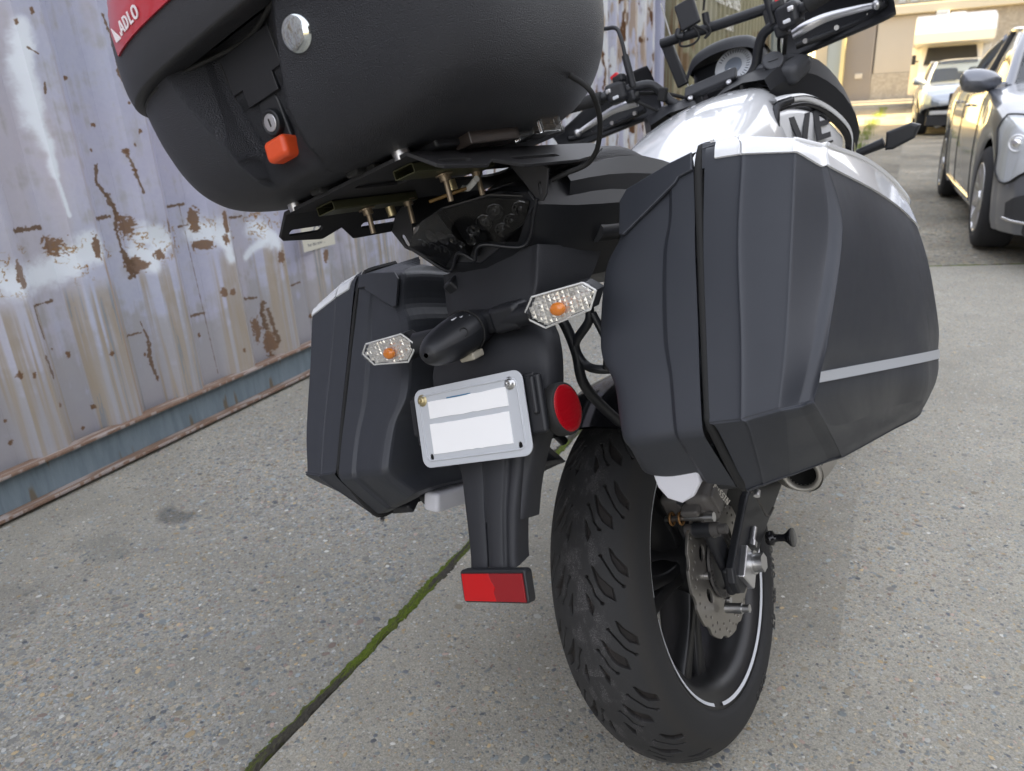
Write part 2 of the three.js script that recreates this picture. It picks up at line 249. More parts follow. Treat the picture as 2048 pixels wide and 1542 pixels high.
{
  // what is on the paint of the near wall: brushed white touch-ups, rust scabs, weld lines, run-down rust
  const WHITE = [[1.413, 1.332, 1.405, 1.29, 0.030], [1.405, 1.29, 1.392, 1.24, 0.028], [1.392, 1.24, 1.392, 1.138, 0.028], [1.392, 1.138, 1.388, 1.086, 0.026], [1.388, 1.086, 1.403, 1.02, 0.022], [1.405, 1.03, 1.401, 0.939, 0.012], [1.401, 0.939, 1.41, 0.82, 0.007],
    [1.17, 0.68, 1.215, 0.655, 0.050], [1.385, 0.70, 1.47, 0.715, 0.046], [1.44, 0.735, 1.475, 0.70, 0.03], [1.30, 0.66, 1.38, 0.68, 0.045], [1.66, 0.715, 1.72, 0.69, 0.046], [1.70, 0.72, 1.69, 0.66, 0.03], [1.88, 0.70, 1.985, 0.67, 0.050], [1.97, 0.66, 1.985, 0.58, 0.022], [2.16, 0.66, 2.20, 0.62, 0.040], [2.20, 0.62, 2.235, 0.58, 0.022], [2.10, 0.56, 2.19, 0.62, 0.016], [1.63, 0.67, 1.66, 0.62, 0.03]];
  const BROWN = [[1.362, 0.733, 0.028, 0.026], [1.613, 0.755, 0.022, 0.034], [1.601, 0.625, 0.032, 0.026], [1.691, 0.646, 0.018, 0.016], [1.592, 0.80, 0.010, 0.04], [1.754, 0.735, 0.012, 0.026], [1.88, 0.735, 0.020, 0.03], [1.893, 0.644, 0.03, 0.016], [2.087, 0.262, 0.020, 0.05], [2.136, 0.20, 0.022, 0.05], [1.925, 0.464, 0.010, 0.016], [1.963, 0.455, 0.014, 0.010], [2.513, 0.50, 0.02, 0.03], [2.239, 0.535, 0.02, 0.03], [1.995, 0.70, 0.010, 0.04], [1.475, 0.715, 0.012, 0.03], [1.231, 0.67, 0.014, 0.035], [1.985, 0.652, 0.012, 0.02]];
  const LINES = [[1.263, 0.797, 1.337, 0.796, 0.006], [1.517, 0.796, 1.571, 0.793, 0.007], [1.252, 0.578, 1.318, 0.579, 0.005], [1.524, 0.405, 1.58, 0.402, 0.005], [1.782, 0.795, 1.86, 0.795, 0.004], [2.051, 0.719, 2.116, 0.716, 0.005], [2.053, 0.403, 2.114, 0.395, 0.005], [2.313, 0.397, 2.372, 0.399, 0.005], [1.79, 0.403, 1.854, 0.401, 0.004], [1.819, 0.721, 1.861, 0.723, 0.004], [1.0, 0.40, 1.05, 0.40, 0.005], [1.0, 0.797, 1.06, 0.797, 0.005],
    [1.671, 1.381, 1.679, 1.342, 0.005], [1.679, 1.342, 1.687, 1.296, 0.006], [1.687, 1.296, 1.699, 1.255, 0.007], [1.70, 1.265, 1.683, 1.225, 0.006], [1.681, 1.212, 1.697, 1.181, 0.004], [1.697, 1.181, 1.708, 1.158, 0.004], [1.578, 0.86, 1.592, 0.807, 0.009], [1.592, 0.807, 1.581, 0.753, 0.007], [1.581, 0.753, 1.584, 0.683, 0.005], [1.584, 0.683, 1.594, 0.639, 0.008], [1.594, 0.639, 1.597, 0.60, 0.014], [1.589, 0.439, 1.607, 0.356, 0.004], [1.60, 0.36, 1.591, 0.295, 0.007], [1.591, 0.295, 1.602, 0.224, 0.005], [2.14, 0.37, 2.129, 0.324, 0.008], [2.129, 0.324, 2.135, 0.263, 0.009], [2.15, 0.34, 2.165, 0.20, 0.006], [1.653, 0.986, 1.676, 0.857, 0.005], [1.565, 0.95, 1.553, 0.90, 0.005], [1.553, 0.90, 1.575, 0.855, 0.006], [1.252, 0.578, 1.256, 0.48, 0.004], [1.236, 0.43, 1.244, 0.36, 0.005], [1.84, 0.80, 1.86, 0.16, 0.0012], [1.415, 1.28, 1.44, 1.265, 0.002], [1.44, 1.19, 1.43, 1.16, 0.003]];
  const SPOTS = [[1.141, 0.405], [1.18, 0.391], [1.277, 0.439], [1.321, 0.408], [1.432, 0.379], [1.236, 0.271], [1.35, 0.22], [1.089, 0.277], [1.085, 0.209], [1.303, 0.164], [1.577, 0.326], [1.604, 0.231], [1.812, 0.325], [1.966, 0.224], [1.588, 1.071], [1.561, 0.999], [1.535, 1.204], [1.699, 1.131], [1.653, 0.986], [1.665, 0.925], [1.454, 1.376], [1.402, 1.343], [1.713, 1.044], [1.685, 1.006], [2.30, 0.30], [2.40, 0.24], [2.02, 0.9], [1.2, 1.1], [1.14, 0.95]];
  const segd = (x, y, a, b, c, d) => { const dx = c - a, dy = d - b, t = clamp(((x - a) * dx + (y - b) * dy) / (dx * dx + dy * dy + 1e-9)); return Math.hypot(x - a - t * dx, y - b - t * dy); };
  const near = (list, pad) => { const bins = new Map(); list.forEach((e, k) => { const x0 = Math.min(e[0], e.length > 4 ? e[2] : e[0]), x1 = Math.max(e[0], e.length > 4 ? e[2] : e[0]); for (let b = Math.floor((x0 - pad) * 20); b <= Math.floor((x1 + pad) * 20); b++) { if (!bins.has(b)) bins.set(b, []); bins.get(b).push(e); } }); return (x) => bins.get(Math.floor(x * 20)) ?? []; };
  const nW = near(WHITE, 0.12), nB = near(BROWN, 0.1), nL = near(LINES, 0.05), nS = near(SPOTS, 0.05);
  const paint = (t, y, wild) => {
    const ph = (t - OUT0) / PITCH, rib = Math.round(ph), q = ph - rib;               // place across one rib
    const n1 = fbm(t * 3.1, y * 1.1, 4), n2 = fbm(t * 60, y * 9, 3), n3 = fbm(t * 140, y * 140, 3), n4 = fbm(t * 26 + 5, y * 26, 4), st = fbm(t * 75, y * 1.4, 4);
    let c = [0.725, 0.735, 0.805]; const k = (n1 - 0.5) * 0.10 + (n4 - 0.5) * 0.05 + (n3 - 0.5) * 0.03; c = [c[0] + k + 0.04 * (fbm(t * 2 + 8, y * 3, 3) - 0.5), c[1] + k, c[2] + k * 0.6];
    const warm = sm(0.52, 0.72, fbm(t * 9 + 4, y * 1.2 + 2, 3)) * 0.6; c = [mix(c[0], 0.72, warm * 0.6), mix(c[1], 0.685, warm * 0.6), mix(c[2], 0.69, warm * 0.6)];
    // greyed lower wall, grimy where rain splashes: a blotchy film with its own grain
    const film = sm(0.40, 0.66, n4 * 0.45 + st * 0.35 + 0.42 * sm(0.62, 0.18, y)); c = [mix(c[0], 0.60, film * 0.6), mix(c[1], 0.59, film * 0.6), mix(c[2], 0.58, film * 0.6)];
    // rust run down from the scabs at the middle of each rib
    const top = 0.66 - 0.03 * H2(rib, 4), run = y < top && Math.abs(q) < 0.34 ? sm(0.46, 0.66, st + 0.25 * (0.5 - Math.abs(q)) ) * sm(0.02, 0.10, top - y) : 0;
    const rc = H2(rib, Math.floor(st * 9)) < 0.6 ? [0.63, 0.575, 0.49] : [0.49, 0.51, 0.52]; const a1 = run * (0.35 + 0.65 * n2); c = c.map((v, e) => mix(v, rc[e], a1 * 0.85));
    const edge = sm(0.045, 0.0, Math.abs(q - 0.20)) * sm(0.40, 0.62, fbm(t * 9, y * 2.2 + 4, 3)) * (y < 0.7 || wild ? 1 : 0.25); c = c.map((v, e) => mix(v, [0.64, 0.50, 0.34][e], edge * 0.7));
    if (wild) {
      const fl = sm(0.50, 0.58, fbm(t * 16, y * 3.6, 5)); c = c.map((v, e) => mix(v, [0.83, 0.85, 0.86][e], fl * 0.8));
      const ru = sm(0.57, 0.63, fbm(t * 24 + 7, y * 3.4 + 3, 5)); c = c.map((v, e) => mix(v, [0.62, 0.53, 0.43][e], ru * 0.7));
      const sc = sm(0.66, 0.70, fbm(t * 20 + 1, y * 7, 4)); c = c.map((v, e) => mix(v, RUST[0][e], sc));
      return c;
    }
    for (const [a, b, d, e, r] of nW(t)) { const dd = segd(t, y, a, b, d, e) / r + (n4 - 0.5) * 0.9 + (n3 - 0.5) * 0.35; if (dd < 1.45) { const w = 1 - sm(0.3, 1.45, dd); c = c.map((v, z) => mix(v, [0.90, 0.93, 0.96][z], w * 0.97)); } }
    for (const [a, b, rx, ry] of nB(t)) { const dd = Math.hypot((t - a) / rx, (y - b) / ry) + (n4 - 0.5) * 1.7 + (n3 - 0.5) * 1.5; if (dd < 1.1) { const w = 1 - sm(0.85, 1.1, dd), f = n3; c = c.map((v, z) => mix(v, mix(RUST[0][z] + 0.12, RUST[1][z], f), w * 0.9)); } }
    if (y > 0.58 && y < 0.78 && Math.abs(q) < 0.4) { const rn = fbm(t * 46, y * 50 + rib, 4), r1 = sm(0.035, 0.012, Math.abs(rn - 0.55)) * sm(0.09, 0.02, Math.abs(y - 0.685)) * sm(0.45, 0.55, n4); c = c.map((v, z) => mix(v, [0.60, 0.44, 0.24][z] - 0.12 * n3, r1 * 0.95)); }
    for (const [a, b, d, e, r] of nL(t)) { const dd = segd(t, y, a, b, d, e) / r + (n3 - 0.5) * 2.2 + (n4 - 0.5) * 1.6; if (dd < 1.1) { const w = 1 - sm(0.7, 1.1, dd); c = c.map((v, z) => mix(v, mix(RUST[0][z], 0.34, 0.3) + 0.06, w * 0.9)); } }
    for (const [a, b] of nS(t)) { const r = 0.005 + 0.008 * H2(a * 999, b * 777), dd = Math.hypot((t - a) / (r * 0.8), (y - b) / r) + (n3 - 0.5) * 1.4; if (dd < 1) c = c.map((v, z) => mix(v, RUST[0][z] + 0.05, 0.85 * (1 - sm(0.6, 1, dd)))); }
    return c;
  };
  const tA = [0.35, 3.4, 0.13, 1.75], tB = [3.4, 7.62, 0.13, 2.75];
  const mapA = tex(2048, 1088, (i, j) => paint(tA[0] + (tA[1] - tA[0]) * i / 2048, tA[2] + (tA[3] - tA[2]) * j / 1088, false), { rep: false });
  const mapB = tex(1536, 768, (i, j) => paint(tB[0] + (tB[1] - tB[0]) * i / 1536, tB[2] + (tB[3] - tB[2]) * j / 768, true), { rep: false });
  const box = thing('shipping_container', 'pale lavender shipping container with rust scabs and white touch-up paint', 'container');
  yard(box, 0, 0, 0);
  const dent = (t, y) => { const rib = Math.round((t - OUT0) / PITCH), c = OUT0 + rib * PITCH; return -0.010 * Math.exp(-(((t - c) / 0.05) ** 2) - ((y - 0.69) / 0.05) ** 2) * (0.5 + H2(rib, 3)) - 0.003 * (fbm(t * 4, y * 5, 2) - 0.5); };
  const wallMat = (map, n) => M(n, [0.98, 0.98, 0.98], 0.40, 0, { map });
  mesh('side_panel', corrugated(0.35, 3.4, 0.135, 2.75, -2.2, 0.046, tA, dent), wallMat(mapA, 'container paint near'), box);
  mesh('side_panel', corrugated(3.4, 7.62, 0.135, 2.75, -2.2, 0.046, tB, dent), wallMat(mapB, 'container paint far'), box);
  mesh('side_panel', corrugated(-4.5, 0.35, 0.135, 2.75, -2.2, 0.036, [0.35, -3.87, 0.13, 2.75], dent), mats['container paint far'], box);
  // bottom rail: an open channel with rusty lips
  const railMap = tex(1024, 64, (i, j) => { const n = fbm(i * 0.05, j * 0.1, 4), s = H2(i, j); const k = (n - 0.5) * 0.12 + (s - 0.5) * 0.04; const r = sm(0.70, 0.76, fbm(i * 0.03 + 9, j * 0.08, 4)); return [mix(0.47 + k, 0.44, r), mix(0.53 + k, 0.41, r), mix(0.57 + k, 0.36, r)]; });
  const rustMap = tex(1024, 64, (i, j) => { const n = fbm(i * 0.06, j * 0.12, 4), s = H2(i, j), f = sm(0.45, 0.58, n); return [mix(0.50, 0.62, f) + 0.08 * (s - 0.5), mix(0.41, 0.58, f) + 0.08 * (s - 0.5), mix(0.35, 0.56, f) + 0.06 * (s - 0.5)]; });
  const web = boxUV(rbox(0.012, 0.118, 12.2, 0.002, [-2.222, 0.078, -1.55])), lipT = boxUV(rbox(0.046, 0.012, 12.2, 0.004, [-2.205, 0.139, -1.55])), lipB = boxUV(rbox(0.044, 0.013, 12.2, 0.004, [-2.206, 0.018, -1.55]));
  mesh('bottom_rail', web, M('rail paint', [0.9, 0.9, 0.9], 0.6, 0, { map: railMap }), box);
  const rl = M('rail rust', [0.95, 0.95, 0.95], 0.85, 0, { map: rustMap }); mesh('rail_lip', lipT, rl, box); mesh('rail_lip', lipB, rl, box);
  mesh('top_rail', rbox(0.07, 0.09, 12.2, 0.008, [-2.22, 2.795, -1.55]), M('container blue', [0.36, 0.38, 0.50], 0.55), box);
  for (const t of [-4.6, 7.68]) mesh('corner_post', rbox(0.16, 2.84, 0.13, 0.008, [-2.26, 1.42, -t]), mats['container blue'], box);
  mesh('body', rbox(2.30, 2.72, 12.1, 0.01, [-3.46, 1.45, -1.55]), mats['container blue'], box);
  const stk = canvasTex(512, 256, (c, w, h) => { c.fillStyle = '#dcdacb'; c.fillRect(0, 0, w, h); c.fillStyle = '#39404f'; c.font = 'bold 40px serif'; c.fillText('for the new ...', 70, 212); c.strokeStyle = '#4a5572'; c.lineWidth = 16; c.beginPath(); c.arc(250, 70, 52, 0, 7); c.stroke(); c.fillStyle = '#5b6a8a'; c.fillRect(150, 60, 60, 26); c.fillRect(290, 60, 60, 26); });
  const sg = new THREE.BoxGeometry(0.204, 0.105, 0.002); sg.rotateY(Math.PI / 2); sg.translate(-2.196, 0.582, -2.474);
  mesh('sticker', sg, M('sticker print', [0.85, 0.85, 0.85], 0.6, 0, { map: stk }), box);
}
{
  const [mt] = [tex(512, 512, (i, j) => { const n = fbm(i * 0.02, j * 0.006, 4), r = sm(0.6, 0.66, fbm(i * 0.03, j * 0.01 + 5, 4)); return [mix(0.60 + 0.1 * (n - 0.5), 0.5, r), mix(0.585 + 0.1 * (n - 0.5), 0.40, r), mix(0.47 + 0.08 * (n - 0.5), 0.28, r)]; })];
  const tan = M('tan container paint', [0.75, 0.75, 0.75], 0.55, 0, { map: mt });
  const defs = [[8.1, 14.15, 'tan shipping container with a white code number on its side', tan], [14.5, 20.6, 'grey-green shipping container beyond the tan container', M('grey container paint', [0.22, 0.25, 0.24], 0.55)]];
  defs.forEach(([a, b, label, m], k) => {
    const o = thing('shipping_container', label, 'container'); yard(o, 0, 0, 0);
    mesh('side_panel', corrugated(a + 0.1, b - 0.1, 0.15, 2.75, -2.2, 0.036, [a, b, 0, 2.75]), m, o);
    mesh('body', rbox(2.3, 2.72, b - a - 0.02, 0.01, [-3.46, 1.45, -(a + b) / 2]), m, o);
    mesh('bottom_rail', rbox(0.05, 0.15, b - a, 0.006, [-2.215, 0.08, -(a + b) / 2]), m, o); mesh('top_rail', rbox(0.07, 0.09, b - a, 0.006, [-2.22, 2.795, -(a + b) / 2]), m, o);
    for (const t of [a + 0.05, b - 0.05]) mesh('corner_post', rbox(0.16, 2.82, 0.12, 0.006, [-2.25, 1.42, -t]), m, o);
    if (!k) for (const [s, t, y, z] of [['HMC U421605', 10.75, 2.20, 0.17], ['45G1', 10.85, 1.93, 0.17]]) { const g = letters(s, z, 0.002); g.rotateY(Math.PI / 2); g.translate(-2.197, y, -t); mesh('lettering', g, M('white lettering', [0.8, 0.8, 0.78], 0.6), o); }
  });
}

// ------------------------------------------------------------------ buildings round the yard
{
  const o = thing('warehouse', 'beige warehouse with a ribbed grey door and a roller shutter across the yard', 'building'); yard(o, 0, rise(42), 42);
  const beige = M('beige render', [0.52, 0.46, 0.37], 0.9, 0, { map: tex(256, 256, (i, j) => { const v = 0.9 + 0.2 * (fbm(i * 0.04, j * 0.04, 4) - 0.5); return [v, v, v]; }) });
  const w = (x0, x1, y0, y1, d, z = 0) => boxUV(rbox(x1 - x0, y1 - y0, d, 0.01, [(x0 + x1) / 2, (y0 + y1) / 2, z - d / 2]));
  mesh('wall', [w(-1.70, 14, 0, 1.28, 0.3, 0.0), w(-14, -4.9, 0, 3.72, 0.3), w(0.5, 14, 1.28, 3.72, 0.3, 0.0), w(-14, 14, 3.72, 7.0, 0.3)], beige, o);
  mesh('pier', w(-3.12, -2.94, -0.2, 3.72, 0.7, 0.42), M('sunlit render tint', [0.72, 0.60, 0.30], 0.9), o);  // low sun on the pier is put into its yellow colour
  mesh('fascia', rbox(28, 0.40, 0.35, 0.05, [0, 3.92, 0.14]), M('fascia paint', [0.66, 0.58, 0.42], 0.7), o);
  const dm = M('door steel', [0.34, 0.30, 0.26], 0.6); for (let k = 0; k < 12; k++) mesh('door_panel', rbox(0.070, 3.9, 0.07, 0.012, [-2.885 + k * 0.1, 1.8, 0.01]), dm, o);
  mesh('door_leaf', w(-2.94, -1.70, -0.2, 3.72, 0.04, -0.02), dm, o);
  mesh('lock_box', rbox(0.34, 0.24, 0.10, 0.02, [-2.26, 1.22, 0.06]), M('lock box grey', [0.55, 0.5, 0.42], 0.6), o);
  const sm2 = M('shutter slats', [0.54, 0.48, 0.39], 0.6); for (let k = 0; k < 24; k++) mesh('shutter_slat', rbox(2.14, 0.094, 0.03, 0.012, [-0.57, 1.34 + k * 0.1, -0.03]), sm2, o);
  mesh('window', w(-4.9, -3.14, -0.2, 3.72, 0.05, 0.0), M('pale panel', [0.34, 0.38, 0.38], 0.35), o); mesh('sunlit_panel', [w(-4.3, -3.75, -0.2, 3.72, 0.05, 0.06)], M('sunlit panel tint', [0.78, 0.70, 0.42], 0.6), o);  // cream strip: sunlight on the wall put into its colour
  const rm = M('roof sheet', [0.40, 0.40, 0.39], 0.5, 0.2); for (let k = 0; k < 56; k++) mesh('roof_rib', rbox(0.30, 2.6, 0.06, 0.03, [-14 + 0.25 + k * 0.5, 5.5, 0.05]), rm, o);
  mesh('interior', w(-14, 14, -0.3, 7, 8, -0.5), M('warehouse shell', [0.3, 0.28, 0.25], 0.9), o);
  mesh('step', rbox(28, 0.14, 1.0, 0.02, [0, 0.02, 0.55]), M('apron concrete', [0.5, 0.47, 0.42], 0.9), o);
  mesh('wall_light', rbox(0.5, 0.35, 0.3, 0.03, [0.95, 3.55, 0.3]), M('light fitting', [0.62, 0.62, 0.6], 0.5), o);
  // a cream shed past the last container, facing the low sun that comes through the gap between the added shade buildings
  const o2 = thing('shed', 'sunlit cream metal shed standing past the last container', 'building'); yard(o2, -5.4, rise(26), 27.2);
  const cr = M('cream sheet', [0.52, 0.45, 0.31], 0.6); for (let k = 0; k < 22; k++) mesh('wall_panel', rbox(0.06, 4.0, 0.43, 0.02, [2.5, 2.0, -4.75 + 0.45 * k]), cr, o2);
  mesh('wall', rbox(5, 4.0, 9.9, 0.03, [0, 2.0, 0]), cr, o2); mesh('roof', rbox(5.4, 0.2, 10.2, 0.05, [0, 4.1, 0]), rm, o2);
}

{
  // unseen buildings added to block sun and sky: the low sun stands behind them, so the near yard lies in their shade and only the gaps are lit
  const wm = M('dark brickwork', [0.060, 0.050, 0.047], 0.9), dm = M('workshop door', [0.06, 0.065, 0.07], 0.6);
  for (const [t0, t1, label] of [[-16, 20.2, 'unseen long dark brick block added to shade the near yard'], [28.4, 38.6, 'unseen shorter brick block added to shade the yard past the gap']]) {
    const o = thing('shade_building', label, 'building'); yard(o, 8.6, 0, (t0 + t1) / 2); const L = t1 - t0;
    mesh('wall', rbox(6, 6.4, L, 0.03, [3, 3.2, 0]), wm, o); mesh('roof', rbox(6.6, 0.3, L + 0.4, 0.05, [3, 6.55, 0]), mats['roof sheet'], o);
    for (let k = 0; k < L / 7 - 1; k++) mesh('door', rbox(0.08, 3.4, 3.2, 0.02, [0.0, 1.7, -L / 2 + 4 + k * 7]), dm, o);
  }
}

// ------------------------------------------------------------------ vehicles in the yard
const tab = (T) => (z) => { if (z <= T[0][0]) return T[0][1]; for (let i = 0; i < T.length - 1; i++) if (z <= T[i + 1][0]) { const t = (z - T[i][0]) / (T[i + 1][0] - T[i][0]); return mix(T[i][1], T[i + 1][1], t * t * (3 - 2 * t) * 0.35 + t * 0.65); } return T[T.length - 1][1]; };
const glassM = () => M('car glass', [0.80, 0.86, 0.88], 0.03, 0, { phys: true, transmission: 1, thickness: 0, ior: 1.5, transparent: false });
glassM();
M('tyre rubber', [0.022, 0.022, 0.024], 0.85); M('car trim black', [0.012, 0.012, 0.013], 0.5); M('alloy', [0.62, 0.62, 0.63], 0.28, 0.9); M('chrome', [0.8, 0.8, 0.8], 0.12, 1); M('lamp clear', [0.92, 0.94, 0.95], 0.05, 0, { phys: true, transmission: 0.85, thickness: 0, ior: 1.5 });
M('lamp bowl', [0.82, 0.83, 0.85], 0.22, 0.45); M('cavity shade and plastic', [0.035, 0.035, 0.037], 0.8); M('seat cloth', [0.06, 0.06, 0.065], 0.9);  // near-black: black plastic, and painted shade inside the car cavities
function carWheel(parent, x, y, z, r, w, side, spokes) {
  const ty = lathe([[r * 0.66, -w * 0.48], [r * 0.80, -w * 0.52], [r * 0.95, -w * 0.47], [r, -w * 0.36], [r * 1.003, 0], [r, w * 0.36], [r * 0.95, w * 0.47], [r * 0.80, w * 0.52], [r * 0.66, w * 0.48], [r * 0.62, w * 0.2], [r * 0.62, -w * 0.2], [r * 0.66, -w * 0.48]], 48);
  ty.rotateZ(Math.PI / 2); ty.translate(x, y, z); const t = mesh('wheel', ty, mats['tyre rubber'], parent);
  const rim = lathe([[r * 0.60, -w * 0.40], [r * 0.67, w * 0.46], [r * 0.69, w * 0.50], [r * 0.66, w * 0.50], [r * 0.62, w * 0.36], [r * 0.58, w * 0.1]], 48); rim.rotateZ(-side * Math.PI / 2); rim.translate(x, y, z);
  const sp = []; for (let k = 0; k < spokes; k++) { const a = k / spokes * Math.PI * 2, q = loft([[[-0.045, 0.05, 0], [0, 0.05, 0.02], [0.045, 0.05, 0]], [[-0.028, r * 0.36, 0.012], [0, r * 0.36, 0.03], [0.028, r * 0.36, 0.012]], [[-0.022, r * 0.64, 0.02], [0, r * 0.64, 0.034], [0.022, r * 0.64, 0.02]]], { su: 2, sv: 2 }); q.rotateZ(a); q.rotateY(side * Math.PI / 2); q.translate(x + side * w * 0.36, y, z); sp.push(q); }
  const hub = rod([x + side * w * 0.3, y, z], [x + side * (w * 0.36 + 0.03), y, z], 0.055, 0.045, 20); const bk = rod([x - side * 0.02, y, z], [x + side * 0.0, y, z], r * 0.6, r * 0.6, 32);
  mesh('rim', [rim, ...sp, hub], mats.alloy, t); mesh('brake_disc', bk, mats['cavity shade and plastic'], t);
}
function carBody(P) {
  const { hw, ytop, ysh, ybase, arches, R, cy, z0, z1 } = P, H = tab(hw), T = tab(ytop), S = tab(ysh), B = tab(ybase);
  return (u, z) => {
    const w = H(z), t = T(z), sh = Math.min(S(z), t - 0.015); let y0 = B(z);
    for (const za of arches) { const d = Math.abs(z - za); if (d < R) y0 = Math.max(y0, cy + Math.sqrt(R * R - d * d)); }
    const y1 = Math.max(y0 + 0.02, mix(y0, sh, 0.12)), y2 = mix(y0, sh, 0.45), y3 = mix(y0, sh, 0.8), flare = arches.some((za) => Math.abs(z - za) < R + 0.09) ? 0.012 : 0;
    const half = [[w * 0.965 + flare, y0], [w * 0.985 + flare, y1], [w + flare * 0.6, y2], [w * 0.992, y3], [w * 0.965, sh], [w * 0.90, mix(sh, t, 0.55)], [w * 0.62, t - 0.006], [w * 0.3, t + 0.006], [0, t + 0.010]];
    const pts = [...half.map(([x, y]) => [-x, y, z]), ...half.slice(0, -1).reverse().map(([x, y]) => [x, y, z])];
    return spline(pts, u * (pts.length - 1), false);
  };
}
function car(name, label, P, paint) {
  const o = thing(name, label, 'car'), f = carBody(P);
  const g = grid(f, 0, 1, P.z0, P.z1, 96, 190, false); mesh('body', g, paint, o);
  const cap = (z, d) => { const c = [0, 0.5 * (f(0.5, z)[1] + f(0, z)[1]), z + d * 0.03]; return grid((u, v) => { const p = f(u, z); return [mix(c[0], p[0], v), mix(c[1], p[1], v), mix(c[2], p[2], v * v)]; }, 0, 1, 0, 1, 64, 6, d < 0); };
  mesh('bumper', cap(P.z1, 1), paint, o); mesh('rear_bumper', cap(P.z0, -1), paint, o);
  const under = rbox(1.5, 0.2, P.z1 - P.z0 - 0.3, 0.02, [0, 0.30, (P.z0 + P.z1) / 2]); mesh('underbody', under, mats['cavity shade and plastic'], o);
  for (const za of P.arches) mesh('wheel_well', rbox(1.3, 0.62, 0.74, 0.1, [0, 0.46, za]), mats['cavity shade and plastic'], o);
  for (const za of P.arches) for (const s of [-1, 1]) carWheel(o, s * P.track, P.cy, za, P.wr, P.ww, s, P.spokes);
  // greenhouse
  const G = P.green, q = (a, b, c, d) => grid((u, v) => { const p = [0, 1, 2].map((k) => mix(mix(a[k], b[k], u), mix(d[k], c[k], u), v)); return [p[0], p[1] + G.bow * Math.sin(u * Math.PI) * 0.3, p[2] + G.bow * Math.sin(u * Math.PI)]; }, 0, 1, 0, 1, 12, 6);
  const [cw, cyy, cz] = G.cowl, [rw, ry, rz] = G.roofF, [rw2, ry2, rz2] = G.roofR, [tw, tyy, tz] = G.tail;
  mesh('windscreen', q([-cw, cyy, cz], [cw, cyy, cz], [rw, ry, rz], [-rw, ry, rz]), mats['car glass'], o);
  mesh('roof', loft([[[-rw, ry, rz], [-rw * 0.6, ry + 0.03, rz], [0, ry + 0.04, rz + 0.02], [rw * 0.6, ry + 0.03, rz], [rw, ry, rz]], [[-rw * 1.02, ry + 0.03, (rz + rz2) / 2], [-rw * 0.6, ry + 0.075, (rz + rz2) / 2], [0, ry + 0.085, (rz + rz2) / 2], [rw * 0.6, ry + 0.075, (rz + rz2) / 2], [rw * 1.02, ry + 0.03, (rz + rz2) / 2]], [[-rw2, ry2, rz2], [-rw2 * 0.6, ry2 + 0.03, rz2], [0, ry2 + 0.04, rz2], [rw2 * 0.6, ry2 + 0.03, rz2], [rw2, ry2, rz2]]], { su: 5, sv: 6, flip: true }), paint, o);
  mesh('rear_window', q([-rw2, ry2, rz2], [rw2, ry2, rz2], [tw, tyy, tz], [-tw, tyy, tz]), mats['car glass'], o);
  for (const s of [-1, 1]) {
    mesh('pillar', tube([[s * (cw + 0.02), cyy - 0.03, cz + 0.04], [s * mix(cw, rw, 0.5) * 1.03, mix(cyy, ry, 0.55), mix(cz, rz, 0.5)], [s * rw * 1.02, ry, rz]], 0.038, 8), paint, o);
    mesh('pillar', tube([[s * rw2 * 1.02, ry2, rz2], [s * mix(rw2, tw, 0.5) * 1.04, mix(ry2, tyy, 0.45), mix(rz2, tz, 0.5)], [s * tw, tyy - 0.02, tz]], 0.05, 8), paint, o);
    const bm = mix(cz, tz, 0.48); mesh('pillar', tube([[s * rw * 1.05, ry + 0.02, (rz + rz2) / 2], [s * (cw + 0.03), cyy - 0.01, bm]], 0.03, 6), mats['car trim black'], o);
    mesh('roof_rail', tube([[s * rw * 1.02, ry, rz], [s * rw * 1.06, ry + 0.03, (rz + rz2) / 2], [s * rw2 * 1.02, ry2, rz2]], 0.024, 8), paint, o);
    const sw = (a, b, c, d) => grid((u, v) => [0, 1, 2].map((k) => mix(mix(a[k], b[k], u), mix(d[k], c[k], u), v) + (k === 0 ? s * 0.02 * Math.sin(u * Math.PI) : 0)), 0, 1, 0, 1, 6, 6, s > 0);
    mesh('side_window', sw([s * (cw + 0.03), cyy - 0.02, cz + 0.02], [s * (cw + 0.03), cyy, bm + 0.03], [s * rw * 1.05, ry + 0.02, (rz + rz2) / 2 + 0.03], [s * rw * 1.02, ry, rz]), mats['car glass'], o);
    mesh('side_window', sw([s * (cw + 0.03), cyy, bm - 0.03], [s * tw, tyy, tz], [s * rw2 * 1.02, ry2, rz2], [s * rw * 1.05, ry + 0.02, (rz + rz2) / 2 - 0.03]), mats['car glass'], o);
    mesh('window_trim', tube([[s * (cw + 0.045), cyy - 0.035, cz + 0.05], [s * (cw + 0.05), cyy - 0.015, bm], [s * tw * 1.03, tyy - 0.02, tz]], 0.010, 6), mats.chrome, o);
    const mx = s * (cw + 0.20), my = cyy + 0.045, mz = cz + G.mirror; // door mirror
    const body = loft([-0.13, -0.10, -0.02, 0.07, 0.13].map((a, i) => { const r = [0.02, 0.075, 0.088, 0.07, 0.03][i]; return [...Array(10)].map((_, k) => { const t = k / 10 * Math.PI * 2; return [mx + s * (-a), my + r * 0.92 * Math.sin(t) - 0.01 * i * 0.5, mz + r * 1.05 * Math.cos(t) * (Math.cos(t) > 0 ? 1.15 : 0.5)]; }); }), { closed: true, su: 3, sv: 5 });
    mesh('door_mirror', [body, rbox(0.12, 0.055, 0.07, 0.02, [s * (cw + 0.09), my - 0.05, mz])], paint, o);
  }
  mesh('seats', [rbox(0.5, 0.6, 0.2, 0.06, [-0.36, cyy + 0.0, mix(cz, tz, 0.42)]), rbox(0.5, 0.6, 0.2, 0.06, [0.36, cyy + 0.0, mix(cz, tz, 0.42)]), rbox(1.3, 0.5, 0.2, 0.06, [0, cyy - 0.02, mix(cz, tz, 0.72)])], mats['seat cloth'], o);
